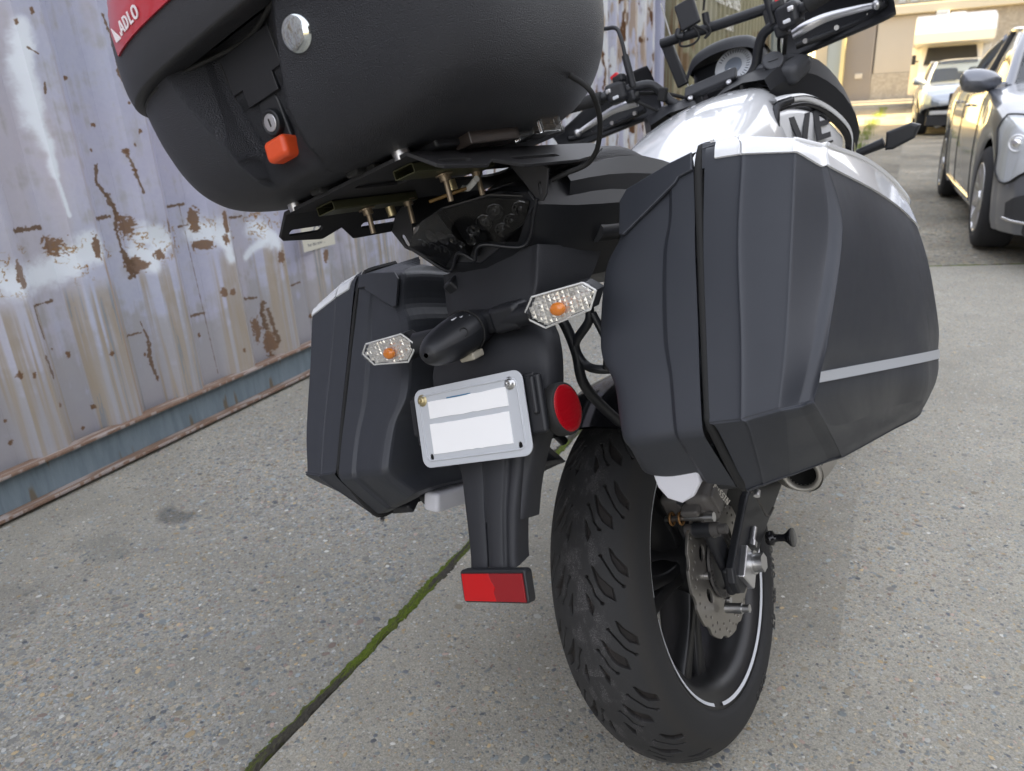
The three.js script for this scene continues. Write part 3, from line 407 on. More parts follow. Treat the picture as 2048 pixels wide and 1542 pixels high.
  mesh('dashboard', rbox(1.4, 0.14, 0.5, 0.05, [0, cyy - 0.05, cz - 0.32]), mats['car trim black'], o);
  o.userData.f = undefined; return [o, f];
}
{
  const slate = M('slate car paint', [0.17, 0.18, 0.205], 0.32, 0.5, { phys: true, clearcoat: 1, clearcoatRoughness: 0.04 });
  const P = { hw: [[-3.85, 0.70], [-3.6, 0.82], [-3.0, 0.90], [-1.5, 0.915], [-0.2, 0.905], [0.25, 0.895], [0.50, 0.865], [0.68, 0.81], [0.82, 0.71], [0.92, 0.52]], ytop: [[-3.85, 0.90], [-3.5, 1.05], [-3.0, 1.08], [-0.75, 1.045], [-0.3, 1.0], [0.3, 0.90], [0.62, 0.80], [0.8, 0.70], [0.92, 0.60]], ysh: [[-3.85, 0.86], [-3.4, 0.98], [-2.2, 0.98], [-0.7, 0.96], [0, 0.90], [0.5, 0.79], [0.8, 0.66], [0.92, 0.56]], ybase: [[-3.85, 0.30], [-3.4, 0.2], [0.5, 0.19], [0.8, 0.20], [0.92, 0.26]], arches: [0, -2.8], R: 0.375, cy: 0.325, z0: -3.85, z1: 0.92, track: 0.80, wr: 0.325, ww: 0.215, spokes: 10,
    green: { cowl: [0.72, 1.02, -0.72], roofF: [0.56, 1.40, -1.42], roofR: [0.54, 1.39, -2.55], tail: [0.68, 1.08, -3.35], bow: 0.10, mirror: 0.02 } };
  const [o, f] = car('parked_car', 'slate grey sedan with scuffed bumper parked facing the motorcycle', P, slate); yard(o, 1.395, 0, 5.96, 0.041);
  for (const s of [0, 1]) {
    const U = (u) => (s ? 1 - u : u), off = (d) => (u, z) => { const p = f(U(u), z), e = 0.01, a = V(...f(U(u + e), z)).sub(V(...f(U(u - e), z))), b = V(...f(U(u), z + e)).sub(V(...f(U(u), z - e))), n = a.cross(b).normalize(); if (n.x * (s ? 1 : -1) < 0) n.negate(); return [p[0] + n.x * d, p[1] + n.y * d, p[2] + n.z * d]; };
    // swept-back headlight following the wing: bowl behind, clear cover in front
    const pat = (d) => { const F = off(d); return (a, b) => { const z = 0.30 + 0.50 * b, c = 0.228 + 0.02 * b, h = 0.105 * Math.sin(Math.PI * clamp(0.14 + b * 0.72)) ; return F(c + (a - 0.5) * 2 * h, z); }; };
    const lamp = mesh('headlight', grid(pat(0.010), 0, 1, 0, 1, 20, 24, !!s), mats['lamp clear'], o); mesh('lamp_bowl', grid(pat(0.003), 0, 1, 0, 1, 14, 14, !!s), mats['lamp bowl'], lamp);
    const ep = pat(0.011), E = []; for (let k = 0; k < 14; k++) E.push(ep(k / 14, 0)); for (let k = 0; k < 14; k++) E.push(ep(1, k / 14)); for (let k = 0; k < 14; k++) E.push(ep(1 - k / 14, 1)); for (let k = 0; k < 14; k++) E.push(ep(0, 1 - k / 14)); mesh('lamp_gasket', tube(E, 0.006, 6, 140, true), mats['car trim black'], lamp);
    const c = pat(0.004)(0.40, 0.60); mesh('projector', new THREE.SphereGeometry(0.036, 20, 14).translate(...c), mats.chrome, lamp); mesh('projector_ring', new THREE.TorusGeometry(0.044, 0.007, 8, 28).rotateY(s ? 0.6 : -0.6).translate(c[0] * 1.01, c[1], c[2] + 0.02), mats['lamp bowl'], lamp);
    const fog = off(0.004); mesh('fog_recess', grid((a, b) => fog(0.075 + 0.075 * a * (0.35 + 0.65 * b), 0.60 + 0.24 * b), 0, 1, 0, 1, 8, 10, !!s), mats['cavity shade and plastic'], o);  // dark patch on the bumper skin standing in for a shaded recess
    mesh('fog_trim', tube([...Array(6)].map((_, k) => off(0.012)(0.072, 0.60 + 0.05 * k)), 0.010, 6), mats.chrome, o);
    mesh('sill_trim', tube([...Array(8)].map((_, k) => off(0.006)(0.05, -0.55 - 0.24 * k)), 0.010, 6), mats.chrome, o);
    for (const z of [-1.15, -2.0]) mesh('door_handle', tube([off(0.02)(0.21, z), off(0.03)(0.21, z - 0.08), off(0.02)(0.21, z - 0.16)], 0.012, 6), mats.chrome, o);
    mesh('door_seam', [tube([...Array(9)].map((_, k) => off(0.001)(0.03 + 0.21 * k / 8, -0.62)), 0.0035, 5), tube([...Array(9)].map((_, k) => off(0.001)(0.03 + 0.21 * k / 8, -1.62)), 0.0035, 5)], mats['car trim black'], o);
  }
  mesh('grille', rbox(0.7, 0.16, 0.04, 0.03, [0, 0.52, 0.93]), mats['cavity shade and plastic'], o);
}
{
  const silver = M('silver car paint', [0.40, 0.43, 0.47], 0.3, 0.6, { phys: true, clearcoat: 1, clearcoatRoughness: 0.06 });
  const P = { hw: [[-3.7, 0.75], [-3.4, 0.88], [-2.6, 0.94], [-0.2, 0.94], [0.3, 0.92], [0.6, 0.84], [0.85, 0.7], [0.92, 0.55]], ytop: [[-3.7, 1.0], [-3.4, 1.12], [-0.8, 1.10], [0, 1.02], [0.5, 0.94], [0.8, 0.84], [0.92, 0.74]], ysh: [[-3.7, 0.95], [-0.8, 1.02], [0.3, 0.92], [0.8, 0.78], [0.92, 0.68]], ybase: [[-3.7, 0.35], [-3.3, 0.28], [0.35, 0.28], [0.5, 0.52], [0.92, 0.60]], arches: [0, -2.7], R: 0.44, cy: 0.375, z0: -3.7, z1: 0.92, track: 0.80, wr: 0.375, ww: 0.235, spokes: 8,
    green: { cowl: [0.74, 1.08, -0.62], roofF: [0.60, 1.50, -1.25], roofR: [0.60, 1.54, -3.0], tail: [0.70, 1.12, -3.55], bow: 0.10, mirror: 0.05 } };
  const [o, f] = car('parked_car', 'silver sport-utility car with its front bumper missing', P, silver); yard(o, 1.12, rise(19.6), 19.9, 0.02);
  mesh('crash_bar', [rbox(1.4, 0.12, 0.08, 0.03, [0, 0.46, 0.62]), rbox(0.12, 0.34, 0.1, 0.03, [-0.52, 0.42, 0.55], [0, 0, 0.3]), rbox(0.1, 0.3, 0.1, 0.03, [0.5, 0.40, 0.55])], mats.alloy, o);
  mesh('engine_bay', rbox(1.5, 0.5, 0.5, 0.05, [0, 0.48, 0.35]), mats['cavity shade and plastic'], o); mesh('torn_liner', rbox(0.24, 0.10, 0.16, 0.04, [-0.46, 0.24, 0.6], [0.3, 0.2, 0.4]), M('torn plastic', [0.5, 0.5, 0.5], 0.7), o);  // dark box painted as the shade where the bumper is missing
  for (const s of [-1, 1]) { const l = mesh('headlight', loft([0, 1, 2].map((k) => [[s * (0.86 - 0.1 * k), 0.80, 0.42 + 0.2 * k], [s * (0.88 - 0.1 * k), 0.73, 0.44 + 0.2 * k], [s * (0.85 - 0.1 * k), 0.66, 0.43 + 0.2 * k]]), { flip: s > 0 }), mats['lamp clear'], o); mesh('lamp_bowl', new THREE.SphereGeometry(0.06, 14, 10).translate(s * 0.74, 0.73, 0.58), mats['lamp bowl'], l); }
  mesh('grille', rbox(0.75, 0.22, 0.05, 0.03, [0, 0.74, 0.93]), mats['cavity shade and plastic'], o); for (let k = 0; k < 6; k++) mesh('grille_bar', rbox(0.03, 0.2, 0.02, 0.008, [-0.3 + 0.12 * k, 0.74, 0.965]), mats.chrome, o);
}
{
  const o = thing('motorhome', 'white motorhome with an over-cab bunk parked behind the silver car', 'motorhome'); yard(o, 1.1, rise(31), 31);
  const white = M('motorhome white', [0.76, 0.74, 0.68], 0.35, 0, { phys: true, clearcoat: 0.6, clearcoatRoughness: 0.1 });
  const side = [[0.1, 0.45], [-6.2, 0.45], [-6.2, 2.85], [0.2, 2.9], [0.95, 2.75], [1.25, 2.3], [1.2, 2.02], [0.1, 1.92]];
  const bodyG = plate(side, 2.3, { bevel: 0.07, seg: 4 }); bodyG.rotateY(-Math.PI / 2); mesh('coach_body', bodyG, white, o);
  const cab = plate([[0.0, 0.5], [0.0, 1.92], [0.35, 1.95], [0.85, 1.35], [1.55, 1.12], [1.75, 0.95], [1.78, 0.45]], 1.86, { bevel: 0.06, seg: 3 }); cab.rotateY(-Math.PI / 2); mesh('cab', cab, white, o);
  const ws = plate([[-0.78, 0], [0.78, 0], [0.70, 0.70], [-0.70, 0.70]], 0.02); ws.rotateX(-0.70); ws.translate(0, 1.37, 0.88); mesh('windscreen', ws, M('motorhome glass', [0.03, 0.032, 0.035], 0.06), o);
  for (const s of [-1, 1]) { mesh('door_mirror', [rbox(0.12, 0.30, 0.10, 0.03, [s * 1.08, 1.55, 0.75]), rod([s * 0.9, 1.5, 0.6], [s * 1.05, 1.5, 0.72], 0.02)], mats['car trim black'], o); for (const z of [1.0, -4.3]) carWheel(o, s * 0.82, 0.35, z, 0.35, 0.22, s, 6); mesh('headlight', rbox(0.3, 0.2, 0.08, 0.03, [s * 0.68, 0.88, 1.76]), mats['lamp bowl'], o); mesh('side_marker', rbox(0.02, 0.05, 0.1, 0.008, [s * 1.16, 1.0, -0.4]), M('amber marker', [0.7, 0.3, 0.03], 0.3), o); }
  mesh('grille', rbox(0.9, 0.2, 0.05, 0.02, [0, 0.84, 1.78]), mats['cavity shade and plastic'], o); mesh('front_bumper', rbox(1.9, 0.2, 0.15, 0.04, [0, 0.5, 1.8]), mats.alloy, o);
  mesh('roof_vent', rbox(0.5, 0.16, 0.5, 0.05, [0.1, 2.95, -1.2]), white, o);
}

// ------------------------------------------------------------------ motorcycle: x right, y up, z back from the rear contact patch, leaning on its stand
const BP = V(0.3489, 0, -1.0359), BQ = new THREE.Quaternion().setFromEuler(new THREE.Euler(0, -0.58112, 0.31956, 'YXZ'));
function bikeFrame(o, at = [0, 0, 0]) { o.quaternion.copy(BQ); o.position.copy(V(...at).applyQuaternion(BQ).add(BP)); o.userData.at = undefined; return o; }
const bike = bikeFrame(thing('motorcycle', 'black and white touring motorcycle leaning on its side stand, seen from behind', 'motorcycle'));
const B = (name, geo, mat, parent = bike) => mesh(name, geo, mat, parent);
const gMap = (s, d) => ({ bumpMap: rep(grain, s), bumpScale: d });
M('moulded black', [0.018, 0.019, 0.023], 0.58, 0, gMap(0.03, 0.00012));
const smudge = tex(512, 512, (i, j) => { const a = fbm(i * 0.012, j * 0.012, 5), b = fbm(i * 0.09 + 7, j * 0.012, 3), v = 0.74 + 0.40 * (a - 0.5) + 0.07 * (b - 0.5) + 0.05 * (H2(i, j) - 0.5); return [v, v, v]; }, { srgb: false });
M('case plastic', [0.030, 0.033, 0.041], 0.66, 0, { bumpMap: rep(fine, 0.06), bumpScale: 0.0001, roughnessMap: rep(smudge, 0.45) });
M('top case plastic', [0.019, 0.020, 0.025], 0.42, 0, gMap(0.034, 0.0010));
M('satin black', [0.014, 0.015, 0.018], 0.45); M('gloss black', [0.010, 0.010, 0.012], 0.12); M('powder black', [0.020, 0.020, 0.022], 0.55, 0, { bumpMap: rep(fine, 0.05), bumpScale: 0.00005 });
M('rubber black', [0.018, 0.018, 0.018], 0.8); M('gap black', [0.015, 0.015, 0.015], 0.9);
M('white paint', [0.80, 0.81, 0.82], 0.22, 0, { phys: true, clearcoat: 1, clearcoatRoughness: 0.03 });
M('silver tape', [0.52, 0.54, 0.57], 0.4, 0.3); M('steel', [0.55, 0.55, 0.55], 0.32, 1); M('zinc yellow', [0.50, 0.42, 0.24], 0.4, 0.9); M('rusty zinc', [0.34, 0.27, 0.19], 0.45, 0.8); M('aluminium', [0.72, 0.72, 0.73], 0.35, 1); M('disc steel', [0.36, 0.34, 0.31], 0.42, 0.9); M('cast grey', [0.085, 0.080, 0.076], 0.6, 0.2);
M('red lens', [0.55, 0.012, 0.014], 0.12, 0, { phys: true, clearcoat: 1, clearcoatRoughness: 0.03 }); M('orange plastic', [0.72, 0.085, 0.022], 0.35); M('foam white', [0.70, 0.70, 0.74], 0.9, 0, { bumpMap: rep(fine, 0.03), bumpScale: 0.0006 });
M('smoke lens', [0.50, 0.50, 0.50], 0.05, 0, { phys: true, transmission: 1, thickness: 0, ior: 1.3 }); M('clear lens', [0.93, 0.93, 0.92], 0.03, 0, { phys: true, transmission: 1, thickness: 0, ior: 1.5 });
M('led clear', [0.50, 0.50, 0.50], 0.14, 1); M('amber bulb', [0.85, 0.24, 0.01], 0.15, 0, { phys: true, clearcoat: 1 }); M('tape white', [0.72, 0.74, 0.77], 0.4);

// ---------------- rear wheel
{
  const C = [0, 0.312, 0], turnX = (g) => { g.rotateZ(-Math.PI / 2); g.translate(...C); return g; };      // lathe y becomes +x
  const rimP = [[0.196, -0.062], [0.222, -0.066], [0.229, -0.070], [0.230, -0.064], [0.215, -0.058], [0.202, -0.045], [0.194, -0.015], [0.194, 0.015], [0.202, 0.045], [0.215, 0.058], [0.230, 0.064], [0.229, 0.070], [0.222, 0.066], [0.208, 0.060], [0.192, 0.046], [0.184, 0.015], [0.184, -0.015], [0.192, -0.046], [0.196, -0.062]];
  const sp = [];
  for (let k = 0; k < 5; k++) for (const e of [-0.16, 0.16]) {
    const a = (k + 0.12) / 5 * Math.PI * 2, q = loft([[0.035, 0.9], [0.10, 0.35], [0.187, 1.0]].map(([r, w], i) => { const th = a + e * (0.25 + 0.75 * i / 2), cx = r * Math.cos(th), cy = r * Math.sin(th), tx = -Math.sin(th), ty = Math.cos(th), hw = 0.014 * (0.8 + 0.5 * Math.abs(i - 1)); return [[0.030, 1], [0.034, 0], [0.030, -1], [-0.030, -1], [-0.034, 0], [-0.030, 1]].map(([x, s]) => [x * (1 - 0.2 * i), cx * 1 + tx * hw * s, cy + ty * hw * s]); }), { closed: true, su: 2, sv: 5 }); q.translate(...C); sp.push(q);
  }
  const w = B('rear_wheel', [turnX(lathe(rimP, 96)), ...sp, turnX(lathe([[0, -0.06], [0.05, -0.06], [0.055, -0.04], [0.045, 0], [0.055, 0.04], [0.05, 0.06], [0, 0.06]], 32))], M('rim black', [0.014, 0.014, 0.015], 0.35));
  const arc = (a0, a1, x, r0, r1) => { const n = 60, f = (u, v) => { const a = a0 + (a1 - a0) * u, r = r0 + (r1 - r0) * v; return [x + 0.002 * v, 0.312 + r * Math.sin(a), r * Math.cos(a)]; }; return merge([grid(f, 0, 1, 0, 1, n, 1), grid((u, v) => { const p = f(u, v); return [p[0] + 0.0006, p[1], p[2]]; }, 0, 1, 0, 1, n, 1, true)]); };
  for (const [a, b] of [[-3.45, -1.05], [-0.90, 0.15], [0.3, 2.6]]) mesh('rim_stripe', arc(a, b, 0.0668, 0.2185, 0.2235), mats['tape white'], w);
  // tyre with cut tread
  const prof = []; for (let k = 0; k <= 270; k++) { const a = mix(-1.78, 1.78, k / 270); prof.push([0.0785 * Math.sin(a) / 1.0 * (Math.abs(a) > 1.57 ? 1 : 1), 0.250 + 0.062 * Math.cos(a), a]); }
  for (const e of [[0.0745, 0.2330, 1.79], [0.0700, 0.2290, 1.8], [0.060, 0.2250, 1.8]]) { prof.push(e); prof.unshift([-e[0], e[1], -e[2]]); }
  const arcLen = [0]; for (let k = 1; k < prof.length; k++) arcLen.push(arcLen[k - 1] + Math.hypot(prof[k][0] - prof[k - 1][0], prof[k][1] - prof[k - 1][1])); const mid = arcLen[(prof.length - 1) / 2];
  const PT = 2 * Math.PI * 0.312 / 19;
  const inPoly = (x, y, P) => { let c = false; for (let i = 0, j = P.length - 1; i < P.length; j = i++) if ((P[i][1] > y) !== (P[j][1] > y) && x < (P[j][0] - P[i][0]) * (y - P[i][1]) / (P[j][1] - P[i][1]) + P[i][0]) c = !c; return c; };
  const sgd = (x, y, A) => { let m = 9; for (let i = 0; i < A.length - 1; i++) { const [a, b] = A[i], [c, d] = A[i + 1], dx = c - a, dy = d - b, t = clamp(((x - a) * dx + (y - b) * dy) / (dx * dx + dy * dy)); m = Math.min(m, Math.hypot(x - a - t * dx, y - b - t * dy)); } return m; };
  const TRI = [[0.01, -0.16], [0.0125, -0.13], [0.0195, 0.03], [0.016, 0.16], [0.013, 0.09]].map(([u, t]) => [u * 1.09, t * PT]);
  const BL1 = [[0.0205, -0.52], [0.0235, -0.5], [0.03, -0.38], [0.047, -0.2], [0.049, -0.02], [0.035, -0.12], [0.0275, -0.25]].map(([u, t]) => [u * 1.09, t * PT]);
  const BL2 = [[0.044, -0.76], [0.047, -0.74], [0.053, -0.64], [0.068, -0.47], [0.0685, -0.34], [0.056, -0.43], [0.048, -0.58]].map(([u, t]) => [u * 1.09, t * PT]);
  const S1 = [[0.0135, -0.37], [0.0195, -0.25], [0.023, -0.12], [0.031, -0.01]].map(([u, t]) => [u * 1.09, t * PT]);
  const S2 = [[0.033, -0.65], [0.042, -0.49], [0.05, -0.34], [0.061, -0.22]].map(([u, t]) => [u * 1.09, t * PT]);
  const ring0 = (P) => [...P, P[0]], sdf = (u, y, P, R) => (inPoly(u, y, P) ? -1 : 1) * sgd(u, y, R), RT = ring0(TRI), R1 = ring0(BL1), R2 = ring0(BL2);
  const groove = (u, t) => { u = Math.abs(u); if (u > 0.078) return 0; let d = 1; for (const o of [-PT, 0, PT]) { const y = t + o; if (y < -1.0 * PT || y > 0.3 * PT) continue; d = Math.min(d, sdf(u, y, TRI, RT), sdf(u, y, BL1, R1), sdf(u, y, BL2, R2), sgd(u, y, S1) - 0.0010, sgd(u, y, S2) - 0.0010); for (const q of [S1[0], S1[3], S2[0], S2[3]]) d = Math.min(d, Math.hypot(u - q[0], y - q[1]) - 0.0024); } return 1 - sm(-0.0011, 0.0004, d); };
  const angs = []; for (let k = 0; k < 1700; k++) angs.push(mix(-2.0, 1.35, k / 1700)); for (let k = 0; k <= 160; k++) angs.push(mix(1.35, 2 * Math.PI - 2.0, k / 160));
  const pos = [], uv = [], idx = [], vcol = [], nP = prof.length;
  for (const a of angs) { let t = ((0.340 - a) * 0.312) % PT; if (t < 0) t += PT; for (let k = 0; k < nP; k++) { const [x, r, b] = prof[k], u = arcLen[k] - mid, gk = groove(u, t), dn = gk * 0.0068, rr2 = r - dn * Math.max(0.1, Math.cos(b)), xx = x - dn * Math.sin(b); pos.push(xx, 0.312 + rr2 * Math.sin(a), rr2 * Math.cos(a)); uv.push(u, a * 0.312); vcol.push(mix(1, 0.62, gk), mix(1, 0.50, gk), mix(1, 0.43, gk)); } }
  for (let i = 0; i < angs.length - 1; i++) for (let k = 0; k < nP - 1; k++) { const A = i * nP + k, b = A + 1, c = A + nP, d = c + 1; idx.push(A, c, b, b, c, d); }
  const tg = new THREE.BufferGeometry(); tg.setAttribute('position', new THREE.Float32BufferAttribute(pos, 3)); tg.setAttribute('uv', new THREE.Float32BufferAttribute(uv, 2)); tg.setAttribute('color', new THREE.Float32BufferAttribute(vcol, 3)); tg.setIndex(idx); tg.computeVertexNormals();
  const dust = tex(512, 1024, (i, j) => { const x = (i / 512 - 0.5) * 0.26, f = H2(i, j), n = fbm(i * 0.05, j * 0.03, 4), g = sm(0.70, 0.93, f) * sm(0.35, 0.7, n) * sm(0.055, 0.02, Math.abs(x)), scuff = sm(0.5, 0.7, n) * sm(0.045, 0.02, Math.abs(x)), band = sm(0.062, 0.074, Math.abs(x)) * sm(0.095, 0.08, Math.abs(x)); const v = 0.175 + 0.035 * scuff + 0.20 * g + 0.02 * (f - 0.5); return [v + 0.014 * band + 0.02 * g, v + 0.008 * band, v]; });
  const dm = dust.clone(); dm.repeat.set(1 / 0.26, 1 / 0.65); dm.offset.set(0.5, 0); dm.needsUpdate = true;
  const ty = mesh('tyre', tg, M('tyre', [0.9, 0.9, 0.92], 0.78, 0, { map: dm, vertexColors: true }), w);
  // raised lettering round the sidewall
  const side = (s, a0, dir, size, r, inset) => { const L = []; const W = size * 0.74; [...s].forEach((ch, i) => { if (ch === ' ') return; const g = letters(ch, size, 0.0012); const th = a0 + dir * i * W / r; const out = V(0, Math.sin(th), Math.cos(th)), tan = V(0, Math.cos(th), -Math.sin(th)).multiplyScalar(dir); const n = V(1, 0, 0); const m = new THREE.Matrix4().makeBasis(tan, out.clone().multiplyScalar(1), n); g.applyMatrix4(m); g.translate(inset, 0.312 + r * out.y, r * out.z); L.push(g); }); return merge(L); };
  const lm = M('tyre lettering', [0.02, 0.02, 0.021], 0.45);
  mesh('lettering', side('MICHELIN | 160/60 ZR 17', -3.50, 1, 0.021, 0.258, 0.0776), lm, w);
  mesh('lettering', side('ROAD 5', -1.75, 1, 0.013, 0.258, 0.0776), lm, w);
  // petal disc
  const R = 0.121, ds = []; for (let k = 0; k < 240; k++) { const a = k / 240 * Math.PI * 2, p = Math.cos(a * 12); ds.push([(R - 0.0045 * sm(0.2, 1, p)) * Math.cos(a), (R - 0.0045 * sm(0.2, 1, p)) * Math.sin(a)]); }
  const ring = (r, n = 40, o = 0) => [...Array(n)].map((_, k) => [r * Math.cos(k / n * 6.2832 + o), r * Math.sin(k / n * 6.2832 + o)]);
  const holes = [ring(0.055)]; for (let k = 0; k < 24; k++) for (const [r, o] of [[0.098, 0], [0.107, 0.10], [0.114, 0.2]]) { if ((k + r * 1000) % 3 < 1 && r > 0.11) continue; const a = k / 24 * 6.2832 + o; holes.push([...Array(7)].map((_, e) => [r * Math.cos(a) + 0.0026 * Math.cos(e / 7 * 6.28), r * Math.sin(a) + 0.0026 * Math.sin(e / 7 * 6.28)])); }
  for (let k = 0; k < 6; k++) { const a = k / 6 * 6.2832 + 0.3; holes.push([...Array(12)].map((_, e) => { const t = e / 12 * 6.28; return [0.070 * Math.cos(a) + 0.0095 * Math.cos(t) * Math.cos(a) - 0.014 * Math.sin(t) * Math.sin(a), 0.070 * Math.sin(a) + 0.0095 * Math.cos(t) * Math.sin(a) + 0.014 * Math.sin(t) * Math.cos(a)]; })); }
  const dg = plate(ds, 0.005, { bevel: 0.0006, holes, seg: 1 }); dg.rotateY(Math.PI / 2); dg.translate(0.078, 0.312, 0);
  const disc = mesh('brake_disc', dg, mats['disc steel'], w);
  const abs = plate(ring(0.056), 0.004, { holes: [ring(0.043), ...[...Array(48)].map((_, k) => { const a = k / 48 * 6.2832, c = Math.cos(a), s = Math.sin(a); return [[0.0475, -0.001], [0.0535, -0.001], [0.0535, 0.001], [0.0475, 0.001]].map(([r, t]) => [r * c - t * s, r * s + t * c]); })], bevel: 0 }); abs.rotateY(Math.PI / 2); abs.translate(0.085, 0.312, 0); mesh('sensor_ring', abs, mats['cast grey'], disc);
  for (let k = 0; k < 4; k++) { const a = k / 4 * 6.2832 + 0.2; mesh('disc_bolt', rod([0.078, 0.312 + 0.064 * Math.sin(a), 0.064 * Math.cos(a)], [0.087, 0.312 + 0.064 * Math.sin(a), 0.064 * Math.cos(a)], 0.006, 0.006, 6), mats.steel, disc); }
  mesh('hub_carrier', rod([0.03, 0.312, 0], [0.082, 0.312, 0], 0.043, 0.043, 32), mats['satin black'], w);
  // valve-side sprocket on the far side
  const sprk = plate([...Array(92)].map((_, k) => { const a = k / 92 * 6.2832, r = 0.105 + (k % 2 ? 0.004 : -0.003); return [r * Math.cos(a), r * Math.sin(a)]; }), 0.006, { bevel: 0.0004 }); sprk.rotateY(Math.PI / 2); sprk.translate(-0.088, 0.312, 0); mesh('sprocket', sprk, mats.steel, w);
}
// ---------------- swingarm, caliper, axle
{
  const blade = (s) => frame(plate([[0.058, 0.290], [0.064, 0.312], [0.056, 0.334], [0.02, 0.352], [-0.08, 0.395], [-0.25, 0.418], [-0.44, 0.428], [-0.44, 0.345], [-0.25, 0.330], [-0.10, 0.308], [0.0, 0.284], [0.04, 0.280]], 0.015, { bevel: 0.004, seg: 3 }), [s * 0.1205, 0, 0], [0, 0, 1], [0, 1, 0]);
  const sw = B('swingarm', [blade(1), blade(-1), rbox(0.22, 0.07, 0.09, 0.02, [0, 0.385, -0.40])], mats['satin black']);
  mesh('axle_block', [rbox(0.014, 0.046, 0.056, 0.003, [0.131, 0.311, 0.012], [0.6, 0, 0])], mats.aluminium, sw);
  mesh('axle_nut', [rod([0.138, 0.312, 0], [0.142, 0.312, 0], 0.019, 0.019, 24), hexnut([0.142, 0.312, 0], [0.156, 0.312, 0], 0.0155)], mats.steel, sw);
  mesh('adjuster_bolt', [rod([0.132, 0.33, -0.03], [0.132, 0.345, -0.058], 0.005), hexnut([0.132, 0.327, -0.026], [0.132, 0.332, -0.034], 0.0085)], mats.steel, sw);
  const spool = lathe([[0, 0], [0.011, 0], [0.013, 0.004], [0.013, 0.010], [0.008, 0.013], [0.0065, 0.018], [0.0065, 0.030], [0.009, 0.034], [0.015, 0.040], [0.0165, 0.043], [0.0165, 0.0455], [0, 0.046]], 28); spool.rotateZ(-Math.PI / 2); spool.translate(0.126, 0.294, -0.115); mesh('stand_spool', spool, mats['gloss black'], sw);
  mesh('brake_hose', tube([[0.118, 0.44, -0.03], [0.135, 0.43, -0.05], [0.145, 0.395, -0.07], [0.147, 0.35, -0.09], [0.142, 0.34, -0.14]], 0.0022, 6), mats['cast grey'], sw);
  const cal = B('brake_caliper', [rbox(0.046, 0.060, 0.088, 0.012, [0.104, 0.452, 0.022], [0.35, 0, 0]), rbox(0.038, 0.050, 0.078, 0.010, [0.058, 0.452, 0.022], [0.35, 0, 0]), rbox(0.085, 0.030, 0.050, 0.008, [0.082, 0.480, 0.015], [0.35, 0, 0]), rbox(0.020, 0.060, 0.020, 0.006, [0.106, 0.415, 0.05], [0.2, 0, 0]), rbox(0.010, 0.040, 0.060, 0.004, [0.126, 0.452, 0.026], [0.35, 0, 0]), rbox(0.03, 0.012, 0.03, 0.004, [0.095, 0.447, 0.069], [0.35, 0, 0])], M('caliper anodised', [0.12, 0.112, 0.105], 0.55, 0.2));
  mesh('slide_pin', [rod([0.045, 0.430, 0.068], [0.122, 0.430, 0.068], 0.0045), rod([0.112, 0.430, 0.068], [0.127, 0.430, 0.068], 0.0075, 0.0075, 12)], mats.steel, cal);
  for (const x of [0.056, 0.072]) mesh('pin_clip', new THREE.TorusGeometry(0.0095, 0.0022, 6, 18).rotateY(Math.PI / 2).translate(x, 0.430, 0.068), M('copper grease', [0.30, 0.16, 0.06], 0.5, 0.6), cal);
  mesh('bleed_bolt', hexnut([0.082, 0.458, 0.063], [0.082, 0.463, 0.075], 0.007), mats['satin black'], cal);
  const nt = letters('NISSIN', 0.0105, 0.0006, 0.2); frame(nt, [0.1320, 0.450, 0.030], [0, -0.85, -0.45], [0, 0.45, -0.85], [1, 0, 0.25]); nt.rotateX(0); mesh('lettering', nt, M('caliper lettering', [0.55, 0.52, 0.46], 0.5), cal);
  mesh('caliper_bracket', [rod([0.085, 0.405, 0.060], [0.113, 0.405, 0.060], 0.013), rbox(0.016, 0.095, 0.040, 0.008, [0.100, 0.362, 0.030], [0.3, 0, 0]), rbox(0.016, 0.05, 0.05, 0.02, [0.105, 0.30, 0.02])], mats['satin black'], cal);
  mesh('caliper_bolt', [rod([0.07, 0.405, 0.060], [0.086, 0.405, 0.060], 0.010), hexnut([0.126, 0.405, 0.060], [0.138, 0.405, 0.060], 0.008), rod([0.113, 0.405, 0.060], [0.126, 0.405, 0.060], 0.0115)], mats['cast grey'], cal);
  mesh('speed_sensor', [rod([0.09, 0.255, 0.045], [0.118, 0.255, 0.045], 0.0085), rod([0.118, 0.255, 0.045], [0.130, 0.255, 0.045], 0.0065, 0.0065, 12)], mats['steel'], cal);
}
